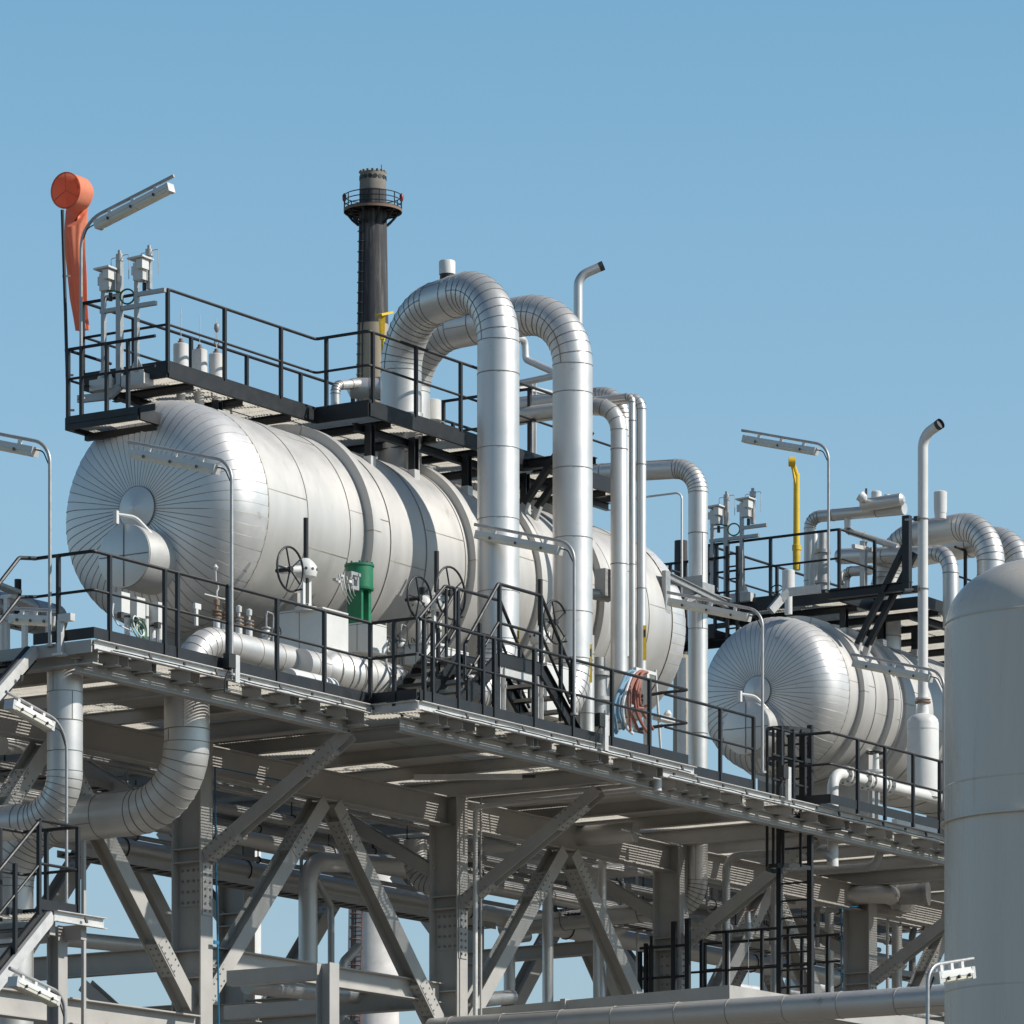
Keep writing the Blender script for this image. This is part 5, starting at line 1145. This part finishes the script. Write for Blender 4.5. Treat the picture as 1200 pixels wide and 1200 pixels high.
# lower left platform
Yl = .2; c0 = at(63, 1068, Y=Yl); c1 = at(121, 1078, Y=Yl)
lp = thing('lower_platform', 'small platform with pale galvanized edge and black toe boards at bottom left', 'platform', c0)
a = MB('galv_pale', 'bolt'); a.channel((c0.x, Yl, c0.z-.06), (c1.x, Yl, c0.z-.06), .15, .07, .01, UP); a.channel((c0.x, Yl, c0.z-.06), (c0.x-3.2, Yl, c0.z-.06-3.2*.88), .15, .07, .01, UP); a.bar((c0.x+.6, Yl-.09, c0.z-.1), (c0.x+.6, Yl-.07, c0.z-.03), .05, .02, UP, 1); a.build('edge_channel', lp)
a = MB('grating', 'frame_paint'); bars(a, c0.x, c1.x-.2, Yl+.1, Yl+1.0, c0.z+.01); a.bar((c0.x+.1, Yl+.1, c0.z-.2), (c0.x+.1, Yl+1.0, c0.z-.2), .12, .2, UP, 1); a.bar((c1.x-.3, Yl+.1, c0.z-.2), (c1.x-.3, Yl+1.0, c0.z-.2), .12, .2, UP, 1); a.build('grating_floor', lp)
a = MB('frame_paint'); xc_ = xat(67, Yl+.5, 1120); a.ibeam((xc_, Yl+.5, 0.02), (xc_, Yl+.5, c0.z-.1), .2, .2, .016, .012, (0, 1, 0)); a.build('column', lp)
for y in (Yl+.1, Yl+.95): a = MB('black_steel'); a.channel((c0.x-.05, y, c0.z-.05), (c0.x-3.2, y, c0.z-.05-3.15*.88), .22, .06, .012, UP); a.build('stringer', lp)
for i in range(11): a = MB('black_steel', 'grating'); x = c0.x-.2-.26*i; z = c0.z-.23*(i+1); a.box((x-.12, Yl+.13, z-.02), (x+.12, Yl+.92, z)); a.build('tread', lp)
railing('platform_railing', 'black railing round the small platform at bottom left', [(c0.x-.4, Yl+1.0, c0.z), (c1.x-.48, Yl+1.0, c0.z), (c1.x-.48, Yl+.06, c0.z), (c0.x-.22, Yl+.06, c0.z)], [(c0.x-.24, Yl+.06, c0.z), (c1.x-.48, Yl+.06, c0.z), (c1.x-.48, Yl+.6, c0.z), (c0.x+.1, Yl+1.0, c0.z)], h=1.2, mid=.62, toe=.14)
railing('stair_handrail', 'black sloping handrail of the stairs at bottom left', [(c0.x-.24, Yl+.06, c0.z), (c0.x-3.1, Yl+.06, c0.z-2.86*.88)], [(c0.x-.75, Yl+.06, c0.z-.7*.88), (c0.x-1.6, Yl+.06, c0.z-1.55*.88), (c0.x-2.6, Yl+.06, c0.z-2.5*.88)], h=1.18, mid=.60, toe=0)
p = at(98, 1210, Y=2.7); px_beam('utility_post', 'thin grey post behind the small platform at bottom left', p, at(98, 985, Y=2.7), .055, .05, 'frame_paint', up=(1, 0, 0), cat='post', ib=False)
# H post in the lower middle
p = at(384, 1240, Y=.4); q = at(384, 1129, Y=.4); a = MB('frame_paint'); a.ibeam(V((p.x, p.y, 0.02)), q, .24, .24, .016, .012, (0, 1, 0)); a.bar(q+V((0, .13, -.12)), q+V((0, 1.75, -.12)), .18, .22, UP); a.bar(q+V((0, .13, -.62)), q+V((0, 1.8, -.62)), .18, .2, UP); tag(a.build('short_column', origin=V((p.x, p.y, 0))), 'short grey H-section column with cross arms at the bottom middle', 'column')
# ================================================================== vessel at the right
DV = 60.0; vc = at(1235, 743, D=DV); rv = 128/F*DV; vc = V((vc.x, vc.y, 0)); zt = at(1235, 743, D=DV).z
vs = thing('storage_vessel', 'tall grey painted vertical vessel with domed top at the right edge', 'tank', vc)
a = MB('vessel_paint'); prof = [(0, rv), (zt, rv)] + [(zt+.88*math.sin(math.pi/2*i/16)**.88, rv*math.cos(math.pi/2*i/16)**.88) for i in range(1, 16)] + [(zt+.88, .001)]
a.lathe(prof, vc, UP, 96, 0, False)
for y in (717, 913, 1158):
    z = at(1235, y-8, D=DV-rv).z; a.lathe([(z-.012, rv), (z, rv+.005), (z+.012, rv)], vc, UP, 96, 0, False)
a.build('shell', vs)
z = at(1107, 966, D=DV).z; a = MB('vessel_paint'); a.lathe([(z-.012, rv), (z-.008, rv+.05), (z+.012, rv+.05), (z+.016, rv)], vc, UP, 96, 0, False); a.build('belt_ring', vs)
# ================================================================== far chimneys
def px2m(D): return D/F
def chimney(label, px, D, prof, rail=True):
    """prof rows (py, half width px, material)"""
    k = px2m(D); c = at(px, 1000, D=D); base = V((c.x, c.y, 0)); root = thing('chimney', label, 'chimney', base, 'far chimneys')
    zz = lambda y: at(px, y, D=D).z
    for (y0, r0, m), (y1, r1, _) in zip(prof, prof[1:]):
        a = MB(m); a.lathe([(max(0, zz(y1)), r1*k), (zz(y0), r0*k)], base, UP, 40, 0, False); a.build('shaft_band', root)
    return root, base, zz, k
D1 = 420.
root, base, zz, k = chimney('tall dark round chimney with a railed ring near its top', 437, D1, [(203, 15.3, 'chimney_top'), (224, 15.8, 'chimney_black'), (381, 18.2, 'chimney_beige'), (620, 21.5, 'chimney_beige'), (900, 26, 'chimney_white'), (1780, 40, 'chimney_white')])
a = MB('chimney_top', 'cable_black')
for i in range(16):
    g = 2*math.pi*i/16; a.lathe([(-.02, 2.6*k), (.03, 2.6*k)], base+V((math.cos(g)*15.5*k, math.sin(g)*15.5*k, zz(209.5))), (math.cos(g), math.sin(g), 0), 10, 1)
    a.box(base+V((math.cos(g+.2)*14.6*k-.1, math.sin(g+.2)*14.6*k-.1, zz(203))), base+V((math.cos(g+.2)*14.6*k+.1, math.sin(g+.2)*14.6*k+.1, zz(203)+.14)))
a.lathe([(zz(203)-.3, 15.2*k), (zz(203), 15.2*k), (zz(203), 12*k), (zz(203)-1, 11*k)], base, UP, 40, 0, False); a.build('crown', root)
a = MB('rust', 'black_steel'); zr_ = zz(247); a.lathe([(zr_-.06, 17*k), (zr_-.06, 34*k), (zr_+.12, 34*k), (zr_+.12, 16*k)], base, UP, 40, 1, False); a.lathe([(zr_-.16, 34.2*k), (zr_+.05, 34.4*k)], base, UP, 40, 0, False)
for i in range(10):
    g = 2*math.pi*i/10+.2; u = V((math.cos(g), math.sin(g), 0)); a.tube(fillet([base+u*32*k+UP*(zr_-.1), base+u*24*k+UP*(zz(258)), base+u*17*k+UP*zz(264)], .5, 4)[0], .10, 6, 1); a.bar(base+u*33*k+UP*(zr_-.15), base+u*17*k+UP*(zr_-.15), .1, .2, (1, 0, 0) if abs(u.x) < .7 else (0, 1, 0), 1); a.tube([base+u*33.5*k+UP*zr_, base+u*33.5*k+UP*zz(230)], .045, 6, 1)
for y in (230, 236, 242): a.torus(base+UP*zz(y), UP, 33.5*k, .045, 48, 6, 1)
a.build('gallery', root)
for s in (-1, 1):
    a = MB('red_lamp', 'black_steel'); p = base+RT*s*33.5*k; a.lathe([(zz(236), .1), (zz(234), .16), (zz(229), .17), (zz(226.5), .05)], p, UP, 12); a.tube([p+UP*zz(250), p+UP*zz(235)], .05, 6, 1); a.build('warning_lamp', root)
a = MB('bolt', 'rust'); o = (-FW*.66-RT*.75).normalized()
for s in (-.22, .22):
    sd_ = o.cross(UP)*s; a.tube([base+o*17.4*k+sd_+UP*zz(258), base+o*19.5*k+sd_+UP*zz(480), base+o*23*k+sd_+UP*zz(700), base+o*29*k+sd_+UP*zz(1060), base+o*33*k+sd_+UP*zz(1300)], .05, 6)
y = 262
while y < 1250:
    f = 17.4+(y-258)*.0125+max(0, y-480)*.004; a.torus(base+o*f*k+UP*zz(y), UP, .30, .03, 12, 5, 1 if y > 430 else 0); y += 12
a.build('caged_ladder', root)
a = MB('black_steel'); p = base+RT*10*k; a.tube([p+UP*zz(203), p+UP*zz(193)], .03, 6); a.build('lightning_rod', root)
a = MB('rust')
a.torus(base+UP*zz(1062), UP, 29.5*k, .08, 40, 5); a.build('rusty_hoop', root)
a = MB('rust_red'); o2 = (-FW*.80-RT*.60).normalized(); t2 = o2.cross(UP)
for s_ in (-.45, .45): a.tube([base+o2*27*k+t2*s_+UP*zz(1020), base+o2*34*k+t2*s_+UP*zz(1300)], .05, 6)
y = 1024
while y < 1300:
    rr_ = (27+(y-1020)*.026)*k; a.tube([base+o2*rr_-t2*.45+UP*zz(y), base+o2*rr_+t2*.45+UP*zz(y)], .05, 5)
    if int(y) % 3 == 0: a.torus(base+o2*(rr_+.3)+UP*zz(y), UP, .5, .035, 14, 5)
    y += 5
a.box(base+o2*30*k-t2*1.2+UP*zz(1066), base+o2*30*k+t2*1.2+UP*(zz(1066)+.25)); a.build('rusty_ladder', root)
root, base2, zz2, k2 = chimney('distant slim chimney with dark top behind the dropper pipe', 798, 520., [(634, 7.6, 'chimney_black'), (768, 8.6, 'chimney_beige'), (900, 9.6, 'chimney_beige'), (1780, 16, 'chimney_white')])
a = MB('black_steel'); a.lathe([(zz2(634), 7.6*k2), (zz2(634), 5*k2)], base2, UP, 30, 0, False); a.build('crown', root)
c = at(287, 1000, D=380.); cc = V((c.x, c.y, 0)); a = MB('white_paint', 'rust'); kk = px2m(380); zt_ = at(287, 985, D=380.).z
a.lathe([(0, 19*kk), (zt_, 19*kk), (zt_+.6, 10*kk), (zt_+.7, .01)], cc, UP, 40, 0, False); a.torus(cc+UP*(zt_-.2), UP, 19.2*kk, .05, 40, 6, 1); tag(a.build('white_silo', origin=cc), 'distant white silo seen between the first column and its diagonal brace', 'silo')
# thin lamp post behind the dropper pipe
p = at(799, 900, Y=4.6); q = at(799, 772, Y=4.6); t = at(796.5, 576, Y=4.6); root = thing('stepped_lamp_post', 'thin pale stepped post with a long bent arm left of the dropper pipe', 'post', p)
a = MB('white_paint'); S = sc_at(p); a.lathe([(-.3, 5.5/S), (q.z-p.z, 5.5/S), (q.z-p.z+.02, 2/S)], p, UP, 16); a.build('base_tube', root)
a = MB('white_paint'); a.tube(fillet([V((p.x, p.y, q.z)), V((p.x, p.y, t.z)), V((p.x, p.y, t.z))+V((-.1, 1.9, -.02))], .12, 4)[0], .02, 8); a.build('pole', root)
# small floodlight on a pole behind hoses
p = at(777, 842, Y=.6); a = MB('galv_pale', 'white_paint'); a.tube([V((p.x, p.y, DZ)), at(768, 785, Y=.6)-V((0, 0, 0))], .022, 8); a.box(p+V((-.2, -.08, -.04)), p+V((.25, .08, .03))); a.lathe([(0, .05), (.06, .07), (.12, .03)], p+V((.15, 0, .03)), UP, 12, 1); tag(a.build('small_floodlight', origin=p), 'small pale floodlight arm behind the hanging hoses', 'lamp')
a = MB('black_steel'); 
for h in (1.18, .66): a.tube(fillet([(XB+.12, Y3, DZ+h), (XB+.25, Y3+.6, DZ+h), (XB+.6, Y3+.6, DZ+h)], .05, 3)[0], .028, 8)
tag(a.build('rail_return', origin=(XB+.12, Y3, DZ)), 'short bent rail return at the right end beside the hoses', 'railing')
for o in bpy.data.objects:
    if '_w' in o: del o['_w']
